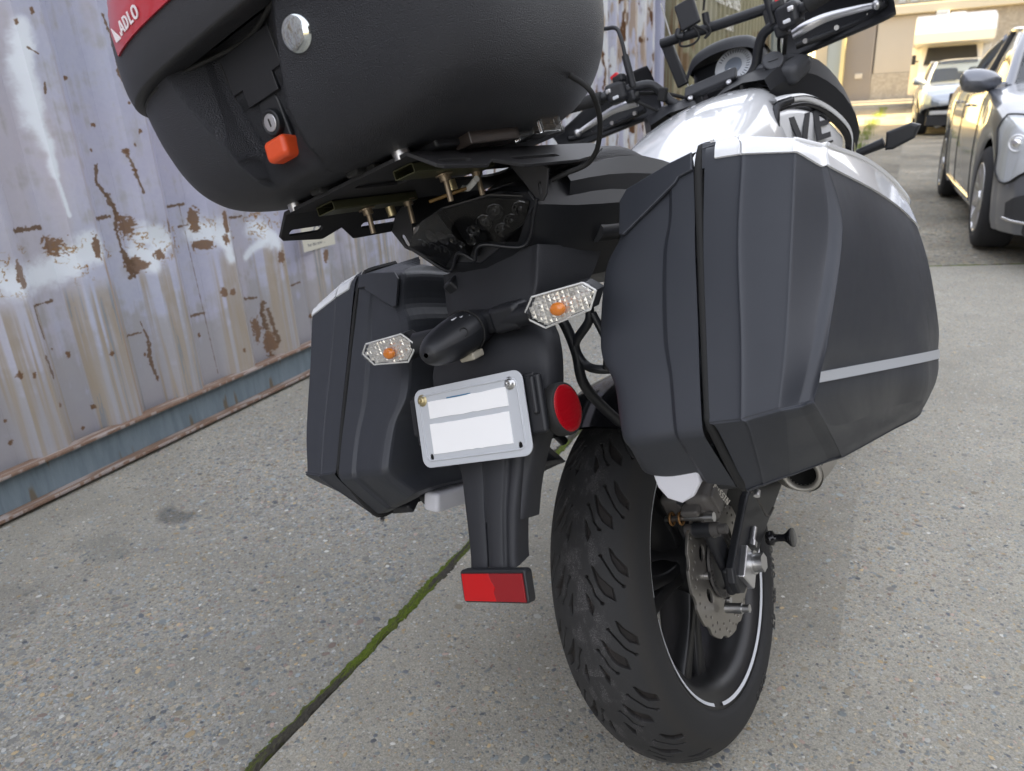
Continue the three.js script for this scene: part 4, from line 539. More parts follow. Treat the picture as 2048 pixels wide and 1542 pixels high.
// ---------------- exhaust, chain guard, engine, frame, front end that the luggage mostly hides
{
  const muf = loft([[0.005, 0.43], [-0.02, 0.435], [-0.08, 0.42], [-0.25, 0.37], [-0.4, 0.34]].map(([z, y], i) => { const r = [0.034, 0.044, 0.058, 0.060, 0.04][i]; return [...Array(10)].map((_, k) => { const a = k / 10 * 6.2832; return [0.212 - 0.02 * i + r * 0.85 * Math.cos(a), y + r * Math.sin(a) - 0.03, z - 0.145]; }); }), { closed: true, su: 3, sv: 4 });
  const m = B('muffler', [muf], M('brushed exhaust', [0.36, 0.34, 0.31], 0.5, 0.8)); mesh('outlet', [lathe([[0.033, 0], [0.034, 0.014], [0.031, 0.018], [0.025, 0.016], [0.0245, 0.006]], 28).rotateX(Math.PI / 2).translate(0.206, 0.402, -0.150)], M('exhaust end cap', [0.42, 0.40, 0.36], 0.5, 0.7), m); mesh('outlet_bore', [lathe([[0.0246, 0.010], [0.0240, -0.05], [0, -0.05]], 24).rotateX(Math.PI / 2).translate(0.206, 0.402, -0.150)], M('soot', [0.02, 0.019, 0.018], 0.9), m);  // bore coloured near-black for the shade inside the pipe
  B('engine', [rbox(0.36, 0.34, 0.42, 0.06, [0, 0.46, -0.72]), rbox(0.30, 0.24, 0.22, 0.04, [0, 0.66, -0.84], [0.3, 0, 0]), rod([-0.2, 0.42, -0.66], [0.2, 0.42, -0.66], 0.11, 0.11, 28)], mats['cast grey']);
  B('frame', [tube([[0.10, 0.40, -0.42], [0.14, 0.58, -0.46], [0.15, 0.76, -0.62], [0.10, 0.94, -0.92]], 0.022), tube([[-0.10, 0.40, -0.42], [-0.14, 0.58, -0.46], [-0.15, 0.76, -0.62], [-0.10, 0.94, -0.92]], 0.022), tube([[0.11, 0.76, -0.50], [0.11, 0.86, -0.2], [0.10, 0.90, 0.12]], 0.016), tube([[-0.11, 0.76, -0.50], [-0.11, 0.86, -0.2], [-0.10, 0.90, 0.12]], 0.016)], mats['satin black']);
  const C2 = [0, 0.30, -1.415], w = B('front_wheel', (() => { const g = lathe([[0.205, -0.05], [0.24, -0.062], [0.27, -0.06], [0.29, -0.035], [0.30, 0], [0.29, 0.035], [0.27, 0.06], [0.24, 0.062], [0.205, 0.05], [0.205, -0.05]], 64); g.rotateZ(Math.PI / 2); g.translate(...C2); return g; })(), mats['tyre rubber']);
  mesh('rim', (() => { const L = [lathe([[0.19, -0.045], [0.212, -0.05], [0.212, 0.05], [0.19, 0.045], [0.19, -0.045]], 48).rotateZ(Math.PI / 2)]; for (let k = 0; k < 6; k++) L.push(rbox(0.03, 0.17, 0.025, 0.008, [0, 0.11, 0]).rotateX(k / 6 * 6.2832)); return merge(L).translate(...C2); })(), mats['rim black'], w);
  for (const s of [-1, 1]) B('fork_leg', [rod([s * 0.09, 0.30, -1.40], [s * 0.09, 0.62, -1.20], 0.026), rod([s * 0.09, 0.6, -1.215], [s * 0.09, 1.06, -0.965], 0.022)], mats['satin black']);
  B('mudguard', loft([-0.5, 0, 0.5, 1.0, 1.5, 1.9].map((a) => [-0.065, -0.04, 0, 0.04, 0.065].map((x) => { const r = 0.325 - Math.abs(x) * 0.4; return [x, 0.30 + r * Math.sin(a + 0.6), -1.415 + r * Math.cos(a + 0.6)]; }))), mats['gloss black']);
  B('side_stand', [tube([[-0.12, 0.30, -0.55], [-0.20, 0.16, -0.56], [-0.262, 0.035, -0.54]], 0.012), rbox(0.06, 0.012, 0.05, 0.004, [-0.268, -0.072 + 0.09, -0.54], [0, 0, -0.3])], mats['satin black']);
}
// ---------------- hugger and rear mudguard with the plate hanger
{
  const hug = loft([0.50, 0.75, 1.0, 1.3, 1.7, 2.2].map((a, i) => [-1, -0.7, 0, 0.7, 1].map((e) => { const r = 0.345 - 0.02 * e * e; return [e * 0.082, 0.318 + r * Math.sin(a + 0.62), r * Math.cos(a + 0.62)]; })));
  B('hugger', [hug, mirrorX(hug).translate(0, -0.003, 0)], mats['gloss black']);
  // inner mudguard: deep trough under the tail, down to the plate
  const sec = (y, z, w, d) => [[-w, y - d * 0.2, z - d], [-w, y, z - 0.012], [-w * 0.82, y + 0.004, z], [0, y + 0.006, z + 0.006], [w * 0.82, y + 0.004, z], [w, y, z - 0.012], [w, y - d * 0.2, z - d]];
  B('rear_mudguard', loft([sec(0.905, 0.24, 0.085, 0.16), sec(0.86, 0.265, 0.080, 0.12), sec(0.825, 0.285, 0.070, 0.05), sec(0.800, 0.312, 0.094, 0.035), sec(0.770, 0.328, 0.100, 0.032), sec(0.72, 0.345, 0.090, 0.032), sec(0.68, 0.364, 0.070, 0.032), sec(0.64, 0.384, 0.054, 0.032), sec(0.60, 0.405, 0.044, 0.035)], { su: 4, sv: 5, flip: true }), mats['moulded black']);
  // hanging stem: ribbed channel
  const st = (y, z, w) => [[-w, y, z - 0.030], [-w, y, z - 0.006], [-w * 0.86, y, z], [-w * 0.26, y, z + 0.001], [-w * 0.23, y, z - 0.006], [-w * 0.12, y, z - 0.006], [-w * 0.08, y, z + 0.003], [w * 0.45, y, z + 0.003], [w * 0.52, y, z - 0.002], [w * 0.66, y, z - 0.002], [w * 0.72, y, z + 0.001], [w * 0.9, y, z], [w, y, z - 0.008], [w, y, z - 0.030]];
  const stem = B('plate_hanger', loft([st(0.72, 0.362, 0.066), st(0.67, 0.378, 0.052), st(0.62, 0.405, 0.042), st(0.572, 0.428, 0.037), st(0.556, 0.436, 0.037)], { su: 2, sv: 5, flip: true }), mats['moulded black']);
  const L = [[0.0, 0.690, 0.402], [1, 0, 0], [0, 1, 0.30]];                  // plate position: tilted to look up
  const up = [0, 0.957, -0.289], nrm = [0, 0.289, 0.957], pc = [0, 0.7305, 0.3846];
  mesh('plate_bracket', [frame(rbox(0.200, 0.066, 0.004, 0.002, [0, 0.012, -0.008]), pc, [1, 0, 0], up, nrm), frame(rbox(0.024, 0.070, 0.010, 0.004, [0.096, 0.008, -0.010]), pc, [1, 0, 0], up, nrm), frame(rbox(0.007, 0.045, 0.010, 0.003, [0.099, 0.018, -0.005]), pc, [1, 0, 0], up, nrm), frame(rbox(0.018, 0.05, 0.012, 0.004, [-0.098, 0.016, -0.012]), pc, [1, 0, 0], up, nrm), frame(rbox(0.03, 0.05, 0.03, 0.01, [-0.072, -0.028, -0.022]), pc, [1, 0, 0], up, nrm)], mats['satin black'], stem);
  // low reflector
  const rz = [0.010, 0.541, 0.449]; const low = B('low_reflector', [frame(plate(rrect(0.102, 0.040, 0.005), 0.014, { bevel: 0.002 }), rz, [1, 0, 0], up, nrm)], mats['satin black']);
  const prism = tex(256, 96, (i, j) => { const a = ((i + j * 0.7) % 5) / 5, b = ((i - j * 0.7 + 500) % 5) / 5, v = 0.5 + 0.25 * Math.abs(a - 0.5) + 0.25 * Math.abs(b - 0.5); return [v, v, v]; }, { srgb: false });
  const redP = M('prism red', [0.50, 0.006, 0.008], 0.25, 0, { bumpMap: rep(prism, 0.085, 0.032), bumpScale: 0.0009 });
  const dimP = M('prism red painted dim', [0.26, 0.008, 0.012], 0.3, 0, { bumpMap: redP.bumpMap, bumpScale: 0.0009 }); for (const [P, m] of [[[[-0.047, -0.0165], [0.003, -0.0165], [0.001, -0.006], [0.004, 0.0], [-0.001, 0.008], [-0.004, 0.0165], [-0.047, 0.0165]], redP], [[[0.0032, -0.0165], [0.047, -0.0165], [0.047, 0.0165], [-0.0038, 0.0165], [-0.0008, 0.008], [0.0042, 0.0], [0.0012, -0.006]], dimP]]) mesh('red_lens', frame(boxUV(plate(P, 0.004, { bevel: 0.0004 })).translate(0, -0.001, 0.007), rz, [1, 0, 0], up, nrm), m, low);  // second half coloured dimmer for the weaker light its prisms return
  // round reflector on its own arm
  const rc = [0.108, 0.714, 0.338], rn = V(0.98, 0.05, -0.02).normalize().toArray(); const rd = B('round_reflector', [(() => { const g = lathe([[0, -0.012], [0.0315, -0.012], [0.0325, -0.008], [0.0325, 0.002], [0.0315, 0.0045], [0.0295, 0.005], [0, 0.004]], 48); g.rotateX(Math.PI / 2); return frame(g, rc, V(...rn).cross(V(0, 1, 0)).negate().toArray(), [0, 1, 0], rn); })(), rod([0.09, 0.713, 0.33], [0.05, 0.715, 0.30], 0.012)], mats['rubber black']);
  const pr2 = tex(128, 128, (i, j) => { const v = 0.5 + 0.5 * Math.abs(((j % 6) / 6) - 0.5) + 0.3 * Math.abs(((i % 6) / 6) - 0.5); return [v, v, v]; }, { srgb: false });
  mesh('red_lens', (() => { const g = lathe([[0, 0.0075], [0.022, 0.007], [0.0285, 0.006], [0.0295, 0.004]], 40); g.rotateX(Math.PI / 2); const p = g.attributes.position, u = g.attributes.uv; for (let k = 0; k < p.count; k++) u.setXY(k, p.getX(k), p.getY(k)); return frame(g, rc, V(...rn).cross(V(0, 1, 0)).negate().toArray(), [0, 1, 0], rn); })(), M('prism red round', [0.36, 0.004, 0.010], 0.25, 0, { bumpMap: rep(pr2, 0.06), bumpScale: 0.0009 }), rd);
  // number plate, blank
  const pl = B('number_plate', (() => { const hole = (x, y) => [...Array(10)].map((_, k) => [x + 0.0032 * Math.cos(k / 10 * 6.28), y + 0.0048 * Math.sin(k / 10 * 6.28)]); return frame(plate(rrect(0.178, 0.102, 0.013), 0.0022, { bevel: 0.0006, holes: [hole(-0.072, -0.038), hole(0.072, -0.038)] }), pc, [1, 0, 0], up, nrm); })(), M('plate paint', [0.52, 0.54, 0.57], 0.45, 0, { bumpMap: rep(fine, 0.04), bumpScale: 0.0001 }));
  const rim = (w, h, r, d) => { const P = rrect(w, h, r, 8); return tube(P.map(([x, y]) => [x, y, d]), 0.0013, 6, 120, true); };
  mesh('plate_rim', [frame(rim(0.160, 0.084, 0.008, 0.0012), pc, [1, 0, 0], up, nrm)], mats['plate paint'], pl);
  const wavy = (x0, x1, y0, y1, s) => { const P = []; for (let k = 0; k <= 16; k++) P.push([mix(x0, x1, k / 16), y0 + 0.0012 * (vn(k * 0.9, s) - 0.5)]); for (let k = 16; k >= 0; k--) P.push([mix(x0, x1, k / 16), y1 + 0.0014 * (vn(k * 0.8, s + 7) - 0.5)]); return P; };
  const wm = M('blank white', [0.93, 0.93, 0.93], 0.5); mesh('blank_patch', frame(plate(wavy(-0.065, 0.064, 0.011, 0.033, 1), 0.0012, { bevel: 0.0002 }).translate(0, 0, 0.0016), pc, [1, 0, 0], up, nrm), wm, pl); mesh('blank_patch', frame(plate(wavy(-0.067, 0.063, -0.034, 0.004, 4), 0.0012, { bevel: 0.0002 }).translate(0, 0, 0.0016), pc, [1, 0, 0], up, nrm), wm, pl);
  mesh('blue_edge', frame(rbox(0.040, 0.0014, 0.0008, 0.0003, [-0.012, 0.0340, 0.0017]), pc, [1, 0, 0], up, nrm), M('plate blue', [0.03, 0.16, 0.30], 0.5), pl);
  for (const [x, m] of [[-0.0745, 'zinc yellow'], [0.0705, 'steel']]) mesh('plate_screw', [frame(lathe([[0.0078, 0], [0.0078, 0.001], [0.0058, 0.001], [0.0056, 0.003], [0.0030, 0.0046], [0.0026, 0.0038], [0, 0.0034]], 24).rotateX(Math.PI / 2).translate(x, 0.0365, 0.001), pc, [1, 0, 0], up, nrm), frame(rbox(0.0052, 0.0012, 0.0012, 0.0003, [x, 0.0365, 0.0052], [0, 0, 0.6]), pc, [1, 0, 0], up, nrm)], mats[m], pl);
}

// ---------------- tail unit, rack, indicators
{
  const sec = (z, w, yt, yb, k = 0.6) => [[-w * k, yb, z], [-w * 0.95, yb + 0.018, z], [-w, (yt + yb) / 2 + 0.01, z], [-w * 0.92, yt - 0.012, z], [-w * 0.5, yt, z], [0, yt + 0.004, z], [w * 0.5, yt, z], [w * 0.92, yt - 0.012, z], [w, (yt + yb) / 2 + 0.01, z], [w * 0.95, yb + 0.018, z], [w * k, yb, z], [0, yb - 0.008, z]];
  const vs = (z, w, yt, yb) => [[-w * 0.40, yb + 0.012, z], [-w * 0.82, mix(yb, yt, 0.42), z], [-w, mix(yb, yt, 0.62), z], [-w * 0.95, yt - 0.014, z], [-w * 0.5, yt, z], [0, yt + 0.004, z], [w * 0.5, yt, z], [w * 0.95, yt - 0.014, z], [w, mix(yb, yt, 0.62), z], [w * 0.82, mix(yb, yt, 0.42), z], [w * 0.40, yb + 0.012, z], [0, yb, z]];
  B('tail_fairing', [loft(capRows([vs(0.258, 0.104, 0.986, 0.908), vs(0.235, 0.116, 0.992, 0.880), vs(0.19, 0.126, 0.994, 0.850), vs(0.10, 0.134, 0.988, 0.830), vs(0.0, 0.138, 0.975, 0.820), vs(-0.14, 0.142, 0.945, 0.80), vs(-0.30, 0.135, 0.89, 0.78), vs(-0.46, 0.12, 0.84, 0.74)]), { closed: true, su: 1, sv: 2 })].map((g) => toCreasedNormals(g, 0.45)), mats['satin black']);
  B('seat', [loft([[0.13, 0.06, 0.998, 0.985], [0.10, 0.085, 1.015, 0.982], [0.03, 0.100, 1.024, 0.975], [-0.05, 0.105, 1.022, 0.965], [-0.11, 0.108, 1.004, 0.94], [-0.16, 0.112, 0.968, 0.90], [-0.22, 0.118, 0.925, 0.86], [-0.32, 0.125, 0.89, 0.83], [-0.46, 0.115, 0.885, 0.82], [-0.56, 0.08, 0.905, 0.84]].map(([z, w, yt, yb]) => [[-w, yb, z], [-w, mix(yb, yt, 0.6), z], [-w * 0.8, yt - 0.008, z], [-w * 0.35, yt, z], [w * 0.35, yt, z], [w * 0.8, yt - 0.008, z], [w, mix(yb, yt, 0.6), z], [w, yb, z]]), { su: 4, sv: 5, flip: true })], M('seat vinyl', [0.05, 0.05, 0.052], 0.6, 0, gMap(0.08, 0.0016)));
  for (const s of [-1, 1]) {
    const g = loft([[0.20, 0.985, 0.955], [0.10, 0.988, 0.945], [-0.02, 0.982, 0.925], [-0.15, 0.950, 0.905], [-0.30, 0.90, 0.86]].map(([z, yt, yb], i) => { const x = s * (0.128 + 0.006 * i); return [[x - s * 0.02, yt + 0.004, z], [x, yt, z], [x + s * 0.004, mix(yt, yb, 0.5), z], [x - s * 0.004, yb, z], [x - s * 0.02, yb - 0.006, z]]; }), { su: 1, sv: 2 }); B('side_panel', [toCreasedNormals(g, 0.3)], mats['satin black']);
  }
  // tail light: smoked cover over two rows of clear lamps, two swept halves
  const wedge = (half, th, z0, s) => { const g = plate(half.map(([x, y]) => [s * x, y]), th, { bevel: Math.min(0.002, th * 0.3) }); const p = g.attributes.position; for (let k = 0; k < p.count; k++) p.setZ(k, p.getZ(k) + z0 - 0.35 * Math.abs(p.getX(k)) + 0.55 * (p.getY(k) - 0.945)); g.computeVertexNormals(); return g; };
  const hf = [[0.0, 0.918], [0.016, 0.934], [0.064, 0.916], [0.098, 0.951], [0.107, 0.961], [0.099, 0.969], [0.06, 0.986], [0.0, 0.990]], hs = [[0.0, 0.921], [0.017, 0.9365], [0.063, 0.919], [0.096, 0.951], [0.104, 0.961], [0.098, 0.966], [0.06, 0.982], [0.0, 0.986]];
  const tl = B('tail_light', [wedge(hf, 0.03, 0.262, 1), wedge(hf, 0.03, 0.262, -1)], M('lamp housing', [0.012, 0.012, 0.013], 0.4));
  for (const s of [-1, 1]) for (const [x, y, r] of [[0.084, 0.957, 0.0115], [0.055, 0.964, 0.0115], [0.036, 0.956, 0.0115], [0.066, 0.947, 0.0105], [0.018, 0.951, 0.009], [0.050, 0.940, 0.0105], [0.008, 0.940, 0.007]]) { let g = lathe([[r, 0], [r, 0.002], [r * 0.9, 0.0026], [r * 0.55, -0.001], [r * 0.35, -0.0015], [r * 0.3, 0.002], [r * 0.12, 0.0035], [0, 0.0036]], 9); g.rotateX(Math.PI / 2); g.rotateY(s * 0.33); g = toCreasedNormals(g, 0.3); g.rotateX(0.45); g.translate(s * x, y, 0.2790 - 0.35 * x + 0.55 * (y - 0.945)); mesh('led_lamp', g, mats['led clear'], tl); }
  for (const q of [-1, 1]) mesh('smoked_cover', wedge(hs, 0.002, 0.2905, q), mats['smoke lens'], tl);
  const rimP = [[0, 0.914], [0.017, 0.930], [0.066, 0.912], [0.101, 0.949], [0.111, 0.961]]; for (const s of [-1, 1]) mesh('housing_lip', tube(rimP.map(([x, y]) => [s * x, y, 0.288 - 0.35 * x + 0.55 * (y - 0.945)]), 0.0028, 6), mats['satin black'], tl);
  // pannier carrier tubes either side
  for (const s of [-1, 1]) B('pannier_rail', [tube([[s * 0.045, 0.83, 0.20], [s * 0.058, 0.795, 0.20], [s * 0.062, 0.752, 0.20], [s * 0.058, 0.708, 0.20], [s * 0.06, 0.60, 0.12]], 0.0075, 8), tube([[s * 0.105, 0.82, 0.20], [s * 0.098, 0.793, 0.20], [s * 0.064, 0.762, 0.20], [s * 0.070, 0.733, 0.20], [s * 0.090, 0.722, 0.20], [s * 0.17, 0.71, 0.16]], 0.0065, 8), tube([[s * 0.105, 0.80, 0.20], [s * 0.112, 0.755, 0.20], [s * 0.10, 0.722, 0.20]], 0.0055, 8)], mats['satin black']);
  B('cross_brace', [rbox(0.22, 0.02, 0.03, 0.006, [0, 0.835, 0.195]), rbox(0.02, 0.09, 0.02, 0.004, [-0.055, 0.86, 0.235], [0.4, 0, 0.3])], mats['satin black']);
}
{ // rack plate: flat centre with two bent-down slotted wings
  const sl = 0.045, y0 = 1.0154, ax = [0, sl, 1];
  const cen = plate([[0.05, -0.102], [0.457, -0.102], [0.457, 0.102], [0.05, 0.102]], 0.004, { bevel: 0.0006, holes: [slot(0.15, 0.25, 0, 0.02), slot(0.36, 0.42, 0, 0.012)] });
  const wing = () => plate([[0.457, 0], [0.452, 0.036], [0.446, 0.041], [0.385, 0.048], [0.379, 0.048], [0.352, 0.034], [0.321, 0.056], [0.315, 0.057], [0.19, 0.056], [0.13, 0.046], [0.055, 0.02], [0.05, 0]], 0.004, { bevel: 0.0006, holes: [slot(0.392, 0.436, 0.030, 0.0045), slot(0.215, 0.31, 0.036, 0.0045)] });
  const wr = frame(wing(), [0.1015, y0, 0], ax, [0.80, -0.60, 0], V(...ax).cross(V(0.80, -0.60, 0)).toArray()), wl = frame(wing(), [-0.1015, y0, 0], ax, [-0.80, -0.60, 0], V(...ax).cross(V(-0.80, -0.60, 0)).toArray());
  const rk = B('luggage_rack', [frame(cen, [0, y0, 0], ax, [1, 0, 0], V(...ax).cross(V(1, 0, 0)).toArray()), wr, wl], mats['powder black']);
  for (const s of [-1, 1]) {
    const tab = plate([[s * 0.078, 1.026], [s * 0.120, 1.010], [s * 0.137, 0.990], [s * 0.124, 0.962], [s * 0.116, 0.956], [s * 0.108, 0.959], [s * 0.098, 0.985]], 0.004, { holes: [slot(0.966, 0.977, 0, 0.0035).map(([a, b]) => [s * (0.1165 + (a - 0.966) * 0.25) + b, a])] }); tab.translate(0, 0, 0.252); mesh('rack_tab', tab, mats['powder black'], rk);
    // square channel under the plate, open at the rear
    const ch = plate(rrect(0.030, 0.011, 0.002, 3), 0.15, { bevel: 0, holes: [rrect(0.0275, 0.0085, 0.0015, 3)] }); ch.rotateX(-0.045); ch.translate(s * 0.066, 1.0230, 0.352); mesh('channel', ch, M('zinc plate', [0.10, 0.10, 0.055], 0.4, 0.6), rk);
    for (const [x, z] of [[0.066, 0.361], [0.060, 0.289]]) mesh('rack_bolt', [rod([s * x, 1.0158, z], [s * x, 1.0172, z], 0.0105, 0.0105, 20), hexnut([s * x, 1.0095, z], [s * x, 1.0158, z], 0.0066), rod([s * x - 0.001, 0.986, z + 0.002], [s * x, 1.0095, z], 0.0034, 0.0034, 10)], mats['rusty zinc'], rk);
    mesh('rack_nut', hexnut([s * 0.052, 1.000, 0.335], [s * 0.052, 1.012, 0.335], 0.006), mats['zinc yellow'], rk);
    mesh('rack_spacer', [rod([s * 0.088, 1.034, 0.448], [s * 0.088, 1.053, 0.448], 0.0095, 0.0095, 20), rod([s * 0.088, 1.0435, 0.448], [s * 0.088, 1.0445, 0.448], 0.0100, 0.0100, 20)], mats.steel, rk);
    mesh('rubber_stop', [rbox(0.018, 0.010, 0.030, 0.003, [s * 0.030, 1.042, 0.452]), rbox(0.014, 0.014, 0.014, 0.003, [s * 0.045, 1.044, 0.446])], mats['rubber black'], rk);
  }
  mesh('mount_plate', [rbox(0.23, 0.012, 0.28, 0.004, [0, 1.041, 0.28])], mats['satin black'], rk);
  mesh('clear_block', [rbox(0.030, 0.020, 0.05, 0.002, [0.125, 1.040, 0.240]), rbox(0.006, 0.036, 0.05, 0.002, [0.146, 1.047, 0.235])], M('clear acrylic', [0.9, 0.92, 0.92], 0.05, 0, { phys: true, transmission: 1, thickness: 0.01, ior: 1.49 }), rk);
  mesh('smoked_block', [rbox(0.024, 0.018, 0.10, 0.002, [0.118, 1.040, 0.33])], M('smoked acrylic', [0.05, 0.04, 0.036], 0.15), rk);
  mesh('wire', [tube([[0.02, 1.005, 0.27], [0.05, 1.0, 0.30], [0.075, 1.004, 0.315]], 0.004, 6)], M('pale sleeve', [0.6, 0.6, 0.58], 0.6), rk);
  mesh('sheath', [tube([[0.0, 1.0, 0.32], [0.03, 1.0, 0.31], [0.05, 1.0, 0.30]], 0.0022, 6)], M('ochre wire', [0.16, 0.09, 0.02], 0.5), rk);
}
{ // indicators and the lamp over the plate
  const shape = [[0.095, 0.838], [0.110, 0.853], [0.181, 0.853], [0.194, 0.841], [0.180, 0.822], [0.115, 0.814], [0.098, 0.827]];
  for (const s of [-1, 1]) {
    const P = (k, dx = 0) => { const c = [0.145, 0.834]; return shape.map(([x, y]) => [s * (c[0] + (x - c[0]) * k), c[1] + (y - c[1]) * k]); };
    const ind = B('indicator', [plate(P(1.0), 0.022, { bevel: 0.004 }).translate(0, 0, 0.3185), rod([s * 0.05, 0.834, 0.318], [s * 0.10, 0.834, 0.322], 0.013, 0.015, 8)], mats['satin black']);
    { const Q = P(0.92), inside = (x, y) => { let c = false; for (let i = 0, j = 6; i < 7; j = i++) if ((Q[i][1] > y) !== (Q[j][1] > y) && x < (Q[j][0] - Q[i][0]) * (y - Q[i][1]) / (Q[j][1] - Q[i][1]) + Q[i][0]) c = !c; return c; }; const pos = [], cw = 0.0065, chh = 0.0048;
      for (let i = 0; i < 17; i++) for (let j = 0; j < 9; j++) { const x0 = 0.094 + i * cw, y0 = 0.813 + j * chh, x1 = x0 + cw, y1 = y0 + chh; if (!inside(s * (x0 + x1) / 2, (y0 + y1) / 2)) continue; const ax = mix(x0, x1, 0.2 + 0.6 * rnd()), ay = mix(y0, y1, 0.2 + 0.6 * rnd()), h = 0.0003 + 0.0012 * rnd(), z = 0.3325; const C = [[x0, y0], [x1, y0], [x1, y1], [x0, y1]]; for (let e = 0; e < 4; e++) { const a = C[e], b = C[(e + 1) % 4]; pos.push(s * a[0], a[1], z, s * b[0], b[1], z, s * ax, ay, z + h); } }
      const fg = new THREE.BufferGeometry(); fg.setAttribute('position', new THREE.Float32BufferAttribute(pos, 3)); fg.computeVertexNormals(); mesh('reflector_bowl', [plate(P(0.9), 0.002, { bevel: 0.0005 }).translate(0, 0, 0.3315), fg], M('bowl facets', [0.86, 0.85, 0.82], 0.22, 0.7), ind); }
    const pts = (k, z) => P(k).map(([x, y]) => [x, y, z]); const rg = [[0.115, 0.832], [0.125, 0.8345], [0.17, 0.8375], [0.178, 0.838], [0.17, 0.8365], [0.125, 0.8335], [0.117, 0.832]].map(([x, y]) => [s * x, y, 0.3475]);
    const lensG = (() => { const rows = [pts(1.0, 0.329), pts(1.0, 0.338), pts(0.93, 0.3415), rg], g = []; for (let r = 0; r < 3; r++) g.push(grid((u, v) => { const i = Math.round(u) % 7; return [0, 1, 2].map((k) => mix(rows[r][i][k], rows[r + 1][i][k], v)); }, 0, 7, 0, 1, 7, 1, s < 0)); const m = merge(g); m.computeVertexNormals(); return m; })();
    mesh('clear_cover', lensG, mats['clear lens'], ind); mesh('cover_rim', tube(pts(1.0, 0.334).flatMap((p, i, A) => [0, 0.06, 0.5, 0.94].map((t) => p.map((v, k) => mix(v, A[(i + 1) % A.length][k], t)))), 0.0013, 5, 160, true), M('frosted edge', [0.75, 0.75, 0.73], 0.5), ind);
    mesh('amber_bulb', [new THREE.SphereGeometry(0.0085, 16, 12).scale(1.25, 0.95, 0.7).translate(s * 0.141, 0.832, 0.337)], mats['amber bulb'], ind);
  }
  const sn = loft([[0.300, 0.834, 0.020], [0.335, 0.834, 0.026], [0.37, 0.831, 0.0255], [0.40, 0.829, 0.020], [0.415, 0.828, 0.012], [0.420, 0.828, 0.003]].map(([z, y, r]) => [...Array(12)].map((_, k) => { const a = k / 12 * 6.2832; return [r * 1.15 * Math.cos(a), y + r * Math.sin(a), z]; })), { closed: true, su: 3, sv: 5 });
  const pl = B('plate_lamp', [sn, rbox(0.12, 0.030, 0.030, 0.008, [0, 0.836, 0.310]), rbox(0.045, 0.034, 0.034, 0.008, [0.058, 0.836, 0.314])], mats['satin black']);
  mesh('screw_recess', [frame(lathe([[0.0062, 0.0], [0.0062, 0.0016], [0.0045, 0.0016], [0.0040, -0.001], [0, -0.001]], 20).rotateX(Math.PI / 2), [0.0262, 0.838, 0.372], [0, 0, -1], [0, 1, 0], [0.93, 0.25, 0.25])], mats['gap black'], pl);
  mesh('lamp_window', [rbox(0.024, 0.010, 0.024, 0.003, [0.004, 0.804, 0.345])], M('plate lamp lens', [0.45, 0.42, 0.34], 0.2), pl);
  mesh('script_mark', [tube([[0.006, 0.8555, 0.362], [0.012, 0.8553, 0.368], [0.010, 0.8560, 0.350], [0.016, 0.8545, 0.356], [0.013, 0.8555, 0.340], [0.020, 0.8525, 0.343]], 0.0010, 5, 40)], mats['tape white'], pl);
  mesh('seam', [new THREE.TorusGeometry(0.0275, 0.0012, 5, 40).scale(1.12, 1, 1).translate(0, 0.834, 0.338)], mats['gap black'], pl);
}
function prism0() { return (prism0.t ??= tex(64, 64, (i, j) => { const v = (i % 16 < 8 ? 1 : 0.2) * (0.6 + 0.4 * ((j % 21) / 21)); return [v, v, v]; }, { srgb: false })); }

